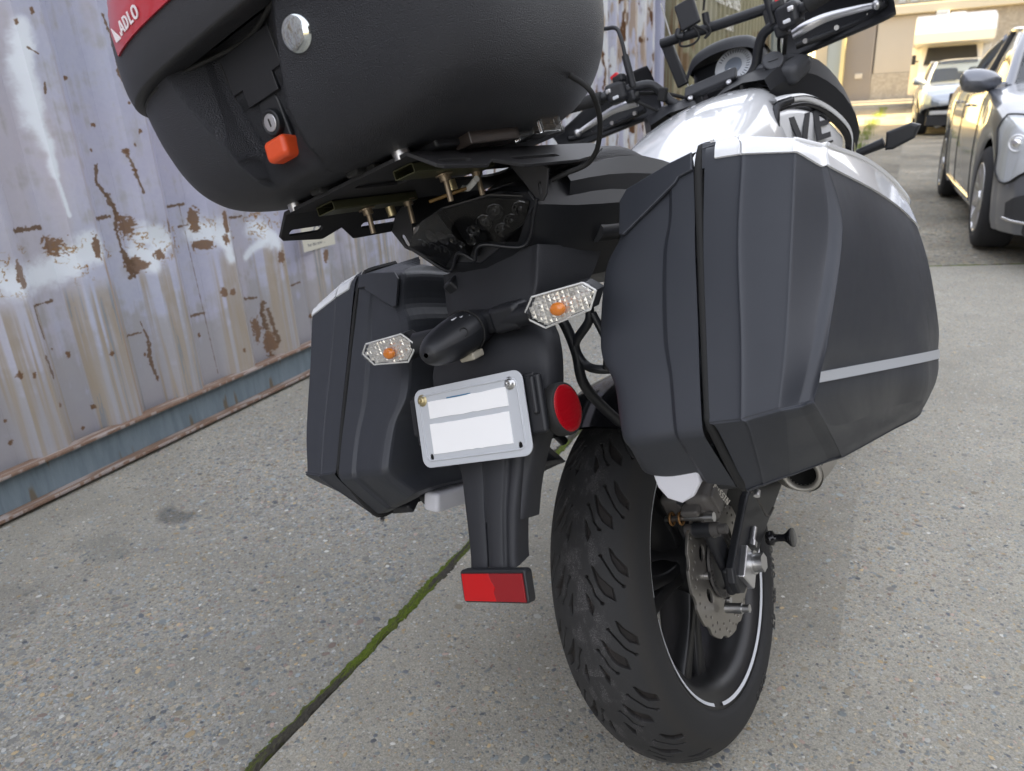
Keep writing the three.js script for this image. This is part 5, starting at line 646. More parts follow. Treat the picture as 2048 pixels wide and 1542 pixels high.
// ---------------- tank, fairing and bars
{
  const tk = [[-0.34, 0.06, 0.91], [-0.40, 0.10, 0.965], [-0.48, 0.135, 1.015], [-0.58, 0.158, 1.055], [-0.70, 0.170, 1.085], [-0.82, 0.168, 1.102], [-0.90, 0.155, 1.100], [-0.98, 0.12, 1.07], [-1.02, 0.07, 1.03]].map(([z, w, y]) => [[-w * 0.8, 0.84, z], [-w * 0.98, 0.90, z], [-w, mix(0.9, y, 0.45), z], [-w * 0.86, mix(0.9, y, 0.82), z], [-w * 0.5, y - 0.008, z], [0, y, z], [w * 0.5, y - 0.008, z], [w * 0.86, mix(0.9, y, 0.82), z], [w, mix(0.9, y, 0.45), z], [w * 0.98, 0.90, z], [w * 0.8, 0.84, z]]);
  B('fuel_tank', loft(tk, { su: 5, sv: 6, flip: true }), mats['white paint']);
  for (const s of [-1, 1]) {
    // side cowl beside the tank: white panel with black letters under a black and white arch
    const q = (z, x, yt, yb) => [[s * (x - 0.025), yt + 0.006, z], [s * x, yt - 0.006, z], [s * (x - 0.004), mix(yt, yb, 0.5), z], [s * (x - 0.022), yb, z]];
    const cowl = B('side_cowl', loft([q(-0.725, 0.168, 1.012, 0.88), q(-0.80, 0.188, 1.010, 0.875), q(-0.88, 0.208, 0.995, 0.87), q(-0.95, 0.226, 0.965, 0.865), q(-1.02, 0.235, 0.925, 0.86)], { su: 4, sv: 5, flip: s < 0 }), mats['white paint']);
    if (s > 0) { const lt = letters('VE', 0.070, 0.003, 0.25).scale(1.75, 1, 1); frame(lt, [0.2030, 0.957, -0.848], V(0.26, 0, -1).normalize().toArray(), [0, 1, 0], [1, 0.12, 0.26]); mesh('lettering', lt, mats['satin black'], cowl); mesh('lettering_line', frame(rbox(0.20, 0.005, 0.003, 0.001), [0.199, 0.912, -0.862], V(0.26, 0, -1).normalize().toArray(), [0, 1, 0], [1, 0.12, 0.26]), mats['satin black'], cowl); }
    mesh('cowl_edge', tube([[s * 0.150, 0.90, -0.716], [s * 0.158, 0.95, -0.718], [s * 0.168, 1.0, -0.722], [s * 0.172, 1.022, -0.74], [s * 0.190, 1.028, -0.80]], 0.0085, 6), mats['satin black'], cowl);
    const arch = [[-0.74, 0.168, 1.040], [-0.80, 0.186, 1.040], [-0.87, 0.208, 1.032], [-0.94, 0.231, 1.002], [-1.0, 0.249, 0.958], [-1.04, 0.252, 0.919], [-1.05, 0.240, 0.872]];
    const band = (n, o0, o1, lift, m) => mesh(n, loft(arch.map(([z, x, y], i) => { const k = i / 6, dy = 1 - 0.55 * k, dz = 0.6 * k, P = (d, l) => [s * (x + l), y - d * dy, z + d * dz]; return [P(o0, lift - 0.012), P(o0 + 0.002, lift), P(mix(o0, o1, 0.5), lift + 0.004), P(o1 - 0.002, lift), P(o1, lift - 0.012)]; }), { su: 3, sv: 5, flip: s < 0 }), m, cowl);
    band('arch', -0.004, 0.020, 0.002, mats['white paint']); band('arch_edge', 0.017, 0.034, -0.001, mats['gloss black']); band('arch_stripe', 0.004, 0.010, 0.0055, mats['satin black']);
    B('inner_fairing', [loft([[-0.80, 0.145, 1.095, 1.035], [-0.86, 0.172, 1.118, 1.040], [-0.92, 0.205, 1.130, 1.035], [-0.98, 0.233, 1.105, 1.0], [-1.04, 0.252, 1.055, 0.96], [-1.08, 0.262, 0.995, 0.91], [-1.10, 0.258, 0.95, 0.87]].map(([z, x, yt, yb]) => [[s * (x - 0.12), yt + 0.006, z - 0.02], [s * (x - 0.05), yt + 0.010, z - 0.01], [s * x, yt - 0.002, z], [s * (x + 0.006), mix(yt, yb, 0.5), z], [s * (x - 0.012), yb, z]]), { su: 1, sv: 2, flip: s < 0 })].map((g) => toCreasedNormals(g, 0.35)), mats['satin black']);
    const ind = B('front_indicator', [rod([s * 0.255, 0.862, -1.05], [s * 0.318, 0.868, -1.05], 0.010, 0.013, 8), plate([[s * 0.318, 0.852], [s * 0.330, 0.893], [s * 0.385, 0.896], [s * 0.402, 0.884], [s * 0.384, 0.858], [s * 0.335, 0.848]], 0.036, { bevel: 0.006 }).translate(0, -0.002, -1.05)], mats['satin black']); mesh('lens', plate([[s * 0.322, 0.856], [s * 0.333, 0.890], [s * 0.384, 0.892], [s * 0.396, 0.882], [s * 0.382, 0.860], [s * 0.336, 0.851]], 0.012, { bevel: 0.003 }).translate(0, 0, -1.071), M('amber lens', [0.6, 0.2, 0.02], 0.2), ind);
    // hand guard, lever, grip, switch block
    const G = (x) => { const k = (x - 0.2) / 0.22; return [x, -0.80 - 0.17 * Math.sqrt(Math.max(0, 1 - k * k * 0.96)), 1.128 - 0.012 * k + 0.004 * Math.sin(k * 3), 1.255 - 0.085 * k * k]; };
    B('hand_guard', [loft([0.17, 0.21, 0.27, 0.33, 0.38, 0.41, 0.423].map((x) => { const [X, z, a, b] = G(x); return [[s * X, a + 0.004, z + 0.018], [s * X, a, z], [s * X, mix(a, b, 0.35), z - 0.012], [s * X, mix(a, b, 0.75), z - 0.006], [s * X, b, z + 0.012], [s * X, b - 0.004, z + 0.018], [s * X, mix(a, b, 0.6), z + 0.002], [s * X, mix(a, b, 0.2), z + 0.006]]; }), { closed: true, su: 3, sv: 4 }), tube([[s * 0.20, 1.15, -0.935], [s * 0.28, 1.146, -0.945], [s * 0.36, 1.143, -0.92], [s * 0.41, 1.15, -0.86]], 0.008, 6)], mats['satin black']);
    for (const x of [0.225, 0.295, 0.365]) B('guard_bolt', rod([s * x, 1.150, -0.925], [s * x, 1.150, -0.915], 0.0055, 0.0055, 12), mats.steel);
    B('lever', [loft([[0.205, 1.172, -0.905, 0.010], [0.235, 1.176, -0.900, 0.011], [0.28, 1.178, -0.905, 0.0095], [0.34, 1.168, -0.90, 0.008], [0.382, 1.158, -0.885, 0.0065]].map(([x, y, z, r]) => [...Array(8)].map((_, k) => { const a = k / 8 * 6.2832; return [s * x, y + r * 1.1 * Math.sin(a), z + r * Math.cos(a)]; })), { closed: true, su: 3, sv: 4 }), new THREE.SphereGeometry(0.0115, 14, 10).translate(s * 0.387, 1.157, -0.882)], mats.aluminium);
    const grip = lathe([[0, 0], [0.0165, 0], [0.0175, 0.004], ...[...Array(22)].map((_, k) => [0.0168 + (k % 2) * 0.0009, 0.010 + k * 0.0052]), [0.020, 0.128], [0.021, 0.134], [0.012, 0.135]], 24); frame(grip.rotateZ(s * -Math.PI / 2), [s * 0.262, 1.207, -0.827], [1, s * 0.13, s * 0.16], [0, 1, 0]); B('grip', [grip.translate(0, 0, 0), rod([s * 0.395, 1.224, -0.806], [s * 0.418, 1.227, -0.803], 0.016, 0.013, 16)], mats['rubber black']);
    const sb = B('switch_block', [rbox(0.052, 0.052, 0.046, 0.012, [s * 0.222, 1.205, -0.836], [0, s * -0.2, 0]), rbox(0.030, 0.020, 0.030, 0.006, [s * 0.205, 1.235, -0.835]), rbox(0.03, 0.03, 0.04, 0.008, [s * 0.195, 1.185, -0.86])], mats['satin black']);
    mesh('switch', [rbox(0.014, 0.011, 0.010, 0.003, [s * 0.232, 1.213, -0.810])], mats.aluminium, sb); mesh('red_switch', [rbox(0.022, 0.010, 0.014, 0.003, [s * 0.212, 1.244, -0.828], [0, 0, 0.3])], M('red switch', [0.65, 0.02, 0.03], 0.4), sb); mesh('toggle', [rbox(0.016, 0.008, 0.006, 0.002, [s * 0.218, 1.192, -0.811])], mats['tape white'], sb);
    B('mirror_stem', [tube([[s * 0.183, 1.215, -0.855], [s * 0.181, 1.275, -0.855], [s * 0.180, 1.335, -0.858], [s * 0.186, 1.356, -0.860], [s * 0.215, 1.368, -0.865], [s * 0.27, 1.385, -0.87]], 0.0055, 8), rod([s * 0.183, 1.205, -0.855], [s * 0.181, 1.285, -0.855], 0.0095)], mats['satin black']);
    const mh = loft([[-0.05, 0.3], [-0.04, 0.85], [0.0, 1], [0.05, 0.9], [0.075, 0.35]].map(([x, k]) => [...Array(10)].map((_, e) => { const a = e / 10 * 6.2832; return [s * (0.31 + x), 1.40 + 0.035 * k * Math.sin(a), -0.875 + 0.022 * k * Math.cos(a) - 0.012]; })), { closed: true, su: 3, sv: 3 }); B('mirror', [mh], mats['satin black']);
  }
  const path = [[0.03, 1.130, -0.888], [0.06, 1.122, -0.888], [0.088, 1.120, -0.890], [0.112, 1.140, -0.892], [0.127, 1.170, -0.888], [0.146, 1.195, -0.880], [0.178, 1.204, -0.866], [0.244, 1.206, -0.834], [0.40, 1.226, -0.804]];
  const full = [...path.map(([x, y, z]) => [-x, y, z]).reverse(), ...path];
  const hb = B('handlebar', [tube(full, 0.0115, 12, 160)], mats['satin black']);
  mesh('bar_clamp', [rbox(0.135, 0.016, 0.040, 0.006, [0, 1.139, -0.882], [0.75, 0, 0]), rbox(0.04, 0.05, 0.04, 0.006, [0.045, 1.105, -0.90]), rbox(0.04, 0.05, 0.04, 0.006, [-0.045, 1.105, -0.90])], mats['satin black'], hb);
  for (const s of [-1, 1]) for (const [y, z] of [[1.147, -0.896], [1.120, -0.866]]) mesh('clamp_bolt', frame(lathe([[0.0068, 0], [0.0068, 0.004], [0.0048, 0.0048], [0.0036, 0.0044], [0.0032, 0.002], [0, 0.002]], 18).rotateX(Math.PI / 2), [s * 0.05, y + 0.003, z + 0.003], [1, 0, 0], [0, 0.68, -0.73], [0, 0.73, 0.68]), mats.aluminium, hb);
  mesh('crossbar', [rod([-0.115, 1.290, -0.95], [0.175, 1.253, -0.93], 0.0125), rbox(0.030, 0.13, 0.016, 0.004, [-0.098, 1.235, -0.955], [0, 0, 0.12]), rbox(0.024, 0.05, 0.02, 0.004, [0.16, 1.24, -0.93])], mats['satin black'], hb);
  B('fork_yoke', [rbox(0.24, 0.03, 0.07, 0.012, [0, 1.075, -0.93]), rbox(0.22, 0.03, 0.06, 0.012, [0, 0.88, -1.04])], mats['cast grey']);
  B('cables', [tube([[-0.19, 1.19, -0.87], [-0.13, 1.165, -0.93], [-0.08, 1.12, -0.96], [-0.10, 1.02, -1.0]], 0.005, 6), tube([[-0.20, 1.18, -0.86], [-0.15, 1.13, -0.88], [-0.12, 1.09, -0.92], [-0.10, 1.0, -0.98]], 0.004, 6), tube([[0.20, 1.18, -0.87], [0.17, 1.14, -0.93], [0.13, 1.06, -0.97], [0.10, 0.98, -1.0]], 0.005, 6), tube([[0.19, 1.19, -0.88], [0.165, 1.17, -0.93], [0.15, 1.08, -0.95], [0.15, 1.02, -0.95]], 0.004, 6), rbox(0.02, 0.034, 0.02, 0.004, [-0.118, 1.160, -0.868], [0, 0, -0.5])], mats['rubber black']);
  // instruments
  const cl = B('instrument_cluster', [rbox(0.20, 0.10, 0.05, 0.02, [0, 1.165, -1.075], [-0.5, 0, 0]), loft([[-0.105, 1.205], [-0.07, 1.243], [0, 1.252], [0.07, 1.236], [0.105, 1.20]].map(([x, y]) => [[x, y - 0.03, -1.02], [x, y - 0.005, -1.035], [x, y, -1.07], [x, y - 0.03, -1.13]]), { su: 4, sv: 4 }), rbox(0.30, 0.16, 0.04, 0.03, [0, 1.10, -1.12], [-0.5, 0, 0])], mats['satin black']);
  const face = canvasTex(256, 256, (c) => { c.fillStyle = '#d9dde2'; c.fillRect(0, 0, 256, 256); c.strokeStyle = '#444a55'; c.lineWidth = 5; for (let k = 0; k < 28; k++) { const a = 2.2 + k / 28 * 4.8; c.beginPath(); c.moveTo(128 + 92 * Math.cos(a), 128 + 92 * Math.sin(a)); c.lineTo(128 + 116 * Math.cos(a), 128 + 116 * Math.sin(a)); c.stroke(); } c.strokeStyle = '#c33'; c.lineWidth = 14; c.beginPath(); c.arc(128, 128, 112, 5.9, 6.6); c.stroke(); c.fillStyle = '#8a93a0'; c.beginPath(); c.arc(128, 128, 60, 0, 7); c.fill(); });
  mesh('gauge', frame(new THREE.CylinderGeometry(0.05, 0.05, 0.004, 40).rotateX(Math.PI / 2), [0.02, 1.178, -1.045], [1, 0, 0], [0, 0.88, -0.48], [0, 0.48, 0.88]), M('gauge face', [0.9, 0.9, 0.9], 0.4, 0, { map: face }), cl);
  B('power_socket', [frame(lathe([[0, 0], [0.024, 0], [0.024, 0.006], [0.020, 0.008], [0, 0.008]], 28).rotateX(Math.PI / 2), [0.158, 1.128, -0.865], [0.9, 0, -0.3], [0, 1, 0], [0.3, 0.45, 0.85]), frame(rbox(0.022, 0.004, 0.003, 0.001, [0, 0, 0.009]), [0.158, 1.128, -0.865], [0.9, 0, -0.3], [0, 1, 0], [0.3, 0.45, 0.85]), rbox(0.11, 0.05, 0.09, 0.02, [0.165, 1.108, -0.905], [0.3, -0.3, -0.3])], M('socket grey', [0.05, 0.052, 0.058], 0.5));
  const ph = B('phone_holder', [rbox(0.052, 0.066, 0.012, 0.004, [-0.026, 1.325, -0.935], [-0.15, 0, 0.08]), tube([[-0.055, 1.30, -0.93], [-0.060, 1.285, -0.925], [-0.050, 1.28, -0.93]], 0.008, 6), rod([-0.03, 1.30, -0.94], [-0.02, 1.285, -0.945], 0.012), rod([0.015, 1.31, -0.94], [0.012, 1.275, -0.94], 0.009)], mats['satin black']);
  for (const [x, s] of [[-0.03, 1], [0.0, -1]]) mesh('holder_band', tube([[x - 0.015, 1.292, -0.93], [x - 0.022 * s - 0.01, 1.262, -0.928], [x, 1.252, -0.928], [x + 0.02, 1.262, -0.928], [x + 0.012, 1.292, -0.93]], 0.0028, 6), mats['rubber black'], ph);
  mesh('holder_band', tube([[0.004, 1.345, -0.93], [0.018, 1.362, -0.928], [0.028, 1.352, -0.928], [0.016, 1.315, -0.93]], 0.0028, 6), mats['rubber black'], ph);
  const ws = loft([[1.12, -1.14, 0.125], [1.20, -1.115, 0.134], [1.30, -1.08, 0.130], [1.40, -1.035, 0.118], [1.47, -1.0, 0.09]].map(([y, z, w]) => [-1, -0.6, 0, 0.6, 1].map((e) => [e * w, y, z - 0.05 * (1 - e * e)])), { su: 5, sv: 5 }); B('windscreen', ws, M('screen plastic', [0.93, 0.93, 0.90], 0.03, 0, { phys: true, transmission: 1, thickness: 0, ior: 1.49 }));
  mesh('screen_edge', [tube([[-0.125, 1.12, -1.14], [-0.134, 1.20, -1.115], [-0.130, 1.30, -1.08], [-0.118, 1.40, -1.035]], 0.002, 5), tube([[0.125, 1.12, -1.14], [0.134, 1.20, -1.115], [0.130, 1.30, -1.08], [0.118, 1.40, -1.035]], 0.002, 5)], mats['frosted edge'], bike.children[bike.children.length - 1]);
  B('headlight', [loft([[-1.10, 0.20, 1.10, 0.82], [-1.20, 0.18, 1.08, 0.80], [-1.28, 0.13, 1.03, 0.80], [-1.34, 0.06, 0.95, 0.82]].map(([z, w, yt, yb]) => [[-w, mix(yt, yb, 0.5), z], [-w * 0.8, yt - 0.02, z], [0, yt, z], [w * 0.8, yt - 0.02, z], [w, mix(yt, yb, 0.5), z], [w * 0.7, yb, z], [0, yb - 0.02, z], [-w * 0.7, yb, z]]), { closed: true, su: 3, sv: 4 })], mats['satin black']);
  // thin lead running from the top case to the tail
  B('lead', [tube([[0.196, 1.082, 0.262], [0.222, 1.052, 0.265], [0.214, 1.030, 0.24], [0.200, 1.012, 0.22], [0.180, 0.992, 0.205], [0.160, 0.982, 0.20], [0.135, 0.980, 0.212], [0.118, 0.978, 0.222]], 0.0032, 8, 60)], mats['rubber black']);
}

// ------------------------------------------------------------------ luggage: two side cases and a top case
function caseThing(name, label, at, group) { const o = bikeFrame(thing(name, label, 'luggage', group), at); return [o, (n, g, m, par = o) => { if (Array.isArray(g)) g = merge(g); g = g.clone(); g.translate(-at[0], -at[1], -at[2]); return mesh(n, g, m, par); }]; }
{
  const step = (p, dx, dz) => [p[0] + dx, p[1], p[2] + dz];
  const col = (c0, c1, c2, c3, c4, c5, c6, sx = 0.0095, sz = -0.006) => { const g = (p, q, k) => p.map((v, i) => mix(v, q[i], k)); return [c0, g(c0, c1, 0.85), step(c1, 0, 0.0015), g(c1, c2, 0.14), g(c1, c2, 0.9), c2, step(g(c2, c3, 0.12), 0.001, 0), step(g(c2, c3, 0.9), -0.002, 0.001), c3, step(c3, sx, sz || -0.004), step(g(c3, c4, 0.14), sx * 0.84, 0), c4, c5, c6, [0.36, c6[1] - 0.01, c6[2] - 0.045], [0.298, c6[1] - 0.01, c6[2] - 0.05]]; };
  const T = col([0.303, 0.954, 0.176], [0.342, 0.948, 0.182], [0.398, 0.926, 0.202], [0.420, 0.910, 0.172], [0.438, 0.8745, 0.046], [0.447, 0.828, -0.070], [0.440, 0.786, -0.155], 0.0015, -0.004);
  const Wr = col([0.303, 0.938, 0.199], [0.347, 0.930, 0.205], [0.402, 0.914, 0.219], [0.421, 0.890, 0.190], [0.447, 0.8375, 0.070], [0.453, 0.785, -0.080], [0.445, 0.75, -0.165], 0.002, -0.004);
  const M1 = col([0.298, 0.850, 0.262], [0.338, 0.846, 0.266], [0.393, 0.845, 0.265], [0.419, 0.826, 0.222], [0.452, 0.780, 0.080], [0.457, 0.728, -0.085], [0.447, 0.69, -0.170]);
  const M2 = col([0.297, 0.755, 0.327], [0.335, 0.752, 0.330], [0.379, 0.748, 0.332], [0.402, 0.738, 0.314], [0.450, 0.686, 0.110], [0.458, 0.645, -0.030], [0.446, 0.615, -0.145]);
  const Bv = col([0.296, 0.684, 0.374], [0.330, 0.684, 0.375], [0.366, 0.688, 0.370], [0.383, 0.684, 0.352], [0.440, 0.628, 0.150], [0.452, 0.585, 0.030], [0.438, 0.562, -0.110]);
  const Bw = Bv.map((p, i) => [mix(p[0], 0.40, 0.05), p[1] - 0.012, p[2] - 0.004 - 0.003 * (i > 9 ? 1 : 0)]);
  const E = col([0.297, 0.592, 0.333], [0.315, 0.594, 0.325], [0.335, 0.592, 0.302], [0.365, 0.581, 0.243], [0.405, 0.552, 0.095], [0.425, 0.534, 0.000], [0.412, 0.525, -0.090]);
  const flatTo = (R, dy) => R.map((p) => [0.298, p[1] + dy, p[2]]);
  const smo = (A, Bq, k) => (p, i) => (i > 9 ? p.map((v, e) => mix(v, A[i][e], k)) : p);
  const rows = [flatTo(T, 0.004), T.map((p) => [mix(p[0], 0.298, 0.06), p[1] + 0.002, p[2] - 0.002]), T, T.map((p, i) => p.map((v, k) => mix(v, Wr[i][k], 0.12))), Wr, M1, M2, Bv.map((p, i) => p.map((v, k) => mix(v, M2[i][k], i > 9 ? 0.45 : 0.12))), Bv, Bw.map(smo(E, 0, 0.35)), E, E.map((p) => [mix(p[0], 0.298, 0.1), p[1] - 0.003, p[2]]), flatTo(E, -0.004)];
  const S = surf(rows, false), nU = T.length - 1;
  const outer = grid(S, 0, nU, 0, rows.length - 1, nU * 5, (rows.length - 1) * 6);
  const nrm = (u, v) => { const e = 0.35, a = V(...S(Math.min(nU, u + e), v)).sub(V(...S(Math.max(0, u - e), v))), b = V(...S(u, v + e)).sub(V(...S(u, v - e))), n = b.cross(a).normalize(); return n; };
  const off = (d) => (u, v) => { const p = S(u, v), n = nrm(u, v); const g = n.x < -0.2 ? -1 : 1; return [p[0] + n.x * d * g, p[1] + n.y * d * g, p[2] + n.z * d * g]; };
  const capW = grid(off(0.0022), 0.3, nU - 1.5, 0.55, 4.0, 90, 26);
  const capEdge = grid((u, v) => { const f = off(0.0022 - 0.004 * v); return f(u, 4.0 + 0.01 * v); }, 0.3, nU - 1.5, 0, 1, 90, 1);
  const lowEnd = grid((u, v) => off(0.0022 - 0.005 * u)(0.3 - 0.02 * u, v), 0, 1, 0.55, 4.0, 1, 26, true);
  const vOn = (u, c) => { let a = 5.2, b = 9.5; for (let k = 0; k < 26; k++) { const m = (a + b) / 2, p = S(u, m); if (p[1] - 0.275 * p[2] > c) a = m; else b = m; } return (a + b) / 2; };
  const strU = (u, w) => 9.15 + (u - w * 0.03) * 4.1, strV = (u, w) => vOn(strU(u, w), 0.6105 + (w - 0.5) * 0.0115 * (0.85 + 0.3 * u));
  const stripe = grid((u, v) => off(0.0016)(strU(u, v), strV(u, v)), 0, 1, 0, 1, 50, 2, true);
  const stripeSide = [0, 1].map((e) => grid((u, v) => off(0.0016 - 0.003 * v)(strU(u, e), strV(u, e)), 0, 1, 0, 1, 50, 1, !!e));
  // inner half: tub between the seam and the bike
  const tub = (c) => { const [sx, in0] = c; const [X, y, z] = sx, [x2, y2, z2] = in0; const k = (t, d = 0) => [mix(X, x2, t), mix(y, y2, t), mix(z, z2, t) + d]; return [k(0), k(0.26), k(0.30, -0.0005), k(0.345, -0.004), k(0.40, -0.004), k(0.75, -0.002), k(0.97, -0.005), [x2 - 0.006, y2, z2 - 0.022], [x2 - 0.010, y2 - 0.02, z2 - 0.10], [x2 - 0.010, y2 - 0.10, z2 - 0.36], [x2 + 0.02, y2 - 0.12, z2 - 0.40], [0.288, y2 - 0.12, z2 - 0.41]]; };
  const tr = [tub([[0.288, 0.951, 0.170], [0.206, 0.936, 0.180]]), tub([[0.288, 0.950, 0.188], [0.203, 0.932, 0.201]]), tub([[0.289, 0.943, 0.196], [0.196, 0.922, 0.209]]), tub([[0.289, 0.890, 0.233], [0.192, 0.884, 0.237]]), tub([[0.288, 0.850, 0.262], [0.172, 0.850, 0.262]]), tub([[0.288, 0.775, 0.313], [0.165, 0.770, 0.315]]), tub([[0.288, 0.73, 0.345], [0.184, 0.731, 0.343]]), tub([[0.288, 0.692, 0.370], [0.191, 0.690, 0.370]]), tub([[0.288, 0.676, 0.377], [0.193, 0.674, 0.376]]), tub([[0.288, 0.660, 0.371], [0.195, 0.658, 0.370]]), tub([[0.288, 0.604, 0.340], [0.190, 0.628, 0.352]]), tub([[0.287, 0.594, 0.333], [0.192, 0.621, 0.345]]), tub([[0.286, 0.588, 0.318], [0.20, 0.612, 0.33]])];
  const tubG = loft(tr, { su: 4, sv: 5, flip: true });
  const lidCap = loft([tr[12], tr[12].map((p) => [0.25, p[1] + 0.003, mix(p[2], 0.1, 0.4)])], { su: 2, sv: 2, flip: true }), topCap = loft([tr[0].map((p) => [0.25, p[1], mix(p[2], 0.0, 0.5)]), tr[0]], { su: 2, sv: 2, flip: true });
  // flap over the upper inner corner
  const flap = (() => { const rp = [[0.289, 0.951], [0.262, 0.948], [0.204, 0.936], [0.194, 0.925], [0.193, 0.888], [0.199, 0.886], [0.233, 0.9045], [0.268, 0.924], [0.272, 0.929], [0.289, 0.9315]]; const g = plate(rp.map(([x, y]) => [x, (y - 0.943) * Math.hypot(1, 0.684)]), 0.005, { bevel: 0.0015 }); const ydir = V(0, 1, -0.684).normalize().toArray(); return frame(g, [0, 0.943, 0.1985], [1, 0, 0], ydir, V(0, 0.684, 1).normalize().toArray()); })();
  const seam = tube([[0.2935, 0.953, 0.10], ...rows.slice(2, 11).map((r) => [0.2935, r[0][1] - 0.001, r[0][2] - 0.0045]), [0.2935, 0.585, 0.30]], 0.0052, 6, 60);
  const filler = (() => { const P = [...rows.slice(2, 11).map((r) => [r[0][2] - 0.008, r[0][1] - 0.002]), [0.20, 0.560], [-0.10, 0.530], [-0.19, 0.60], [-0.20, 0.76], [0.10, 0.935]]; return frame(plate(P, 0.010, { bevel: 0.001 }), [0.2930, 0, 0], [0, 0, 1], [0, 1, 0]); })();
  const catchG = [rbox(0.05, 0.018, 0.04, 0.005, [0.275, 0.592, 0.285], [0.5, 0, 0]), rbox(0.022, 0.024, 0.04, 0.005, [0.245, 0.592, 0.255], [0.5, 0, 0.2])];
  const make = (s, label) => {
    const at = [s * 0.3, 0.6, 0.15], [o, add] = caseThing('side_case', label, at, undefined), mr = (g) => { g = Array.isArray(g) ? merge(g) : g; return s > 0 ? g : mirrorX(g); };
    const lid = add('outer_shell', mr(outer), mats['case plastic']); const tubM = add('inner_shell', mr([tubG, lidCap, topCap]), mats['case plastic']);
    const sub = (n, g, m, par) => { const q = mesh(n, (Array.isArray(g) ? merge(g) : g).clone().translate(-at[0], -at[1], -at[2]), m, par); return q; };
    sub('white_cap', mr([capW, capEdge, lowEnd]), mats['white paint'], lid); sub('reflective_strip', mr([stripe, ...stripeSide]), mats['silver tape'], lid); sub('corner_flap', mr(flap), mats['case plastic'], tubM);
    sub('seal', mr([seam, filler]), mats['gap black'], lid); sub('latch', mr(catchG), mats['satin black'], tubM); sub('latch_screw', mr(rod([0.302, 0.580, 0.316], [0.302, 0.576, 0.322], 0.0035)), mats.aluminium, tubM);
    const foam = (() => { const g = plate([[0.198, 0.640], [0.255, 0.625], [0.252, 0.605], [0.240, 0.590], [0.224, 0.583], [0.208, 0.590], [0.200, 0.605]], 0.012, { bevel: 0.003 }); g.translate(0, 0, 0.338); return g; })(); const foamL = (() => { const g = rbox(0.030, 0.030, 0.09, 0.006, [0.20, 0.583, 0.262], [-0.25, 0, 0.25]); return g; })();
    sub('foam_pad', s > 0 ? mr(foam) : mr(foamL), mats['foam white'], tubM);
    return o;
  };
  make(1, 'charcoal side case with white cap on the side away from the container');
  make(-1, 'charcoal side case hanging on the side nearest the rusty container');
}
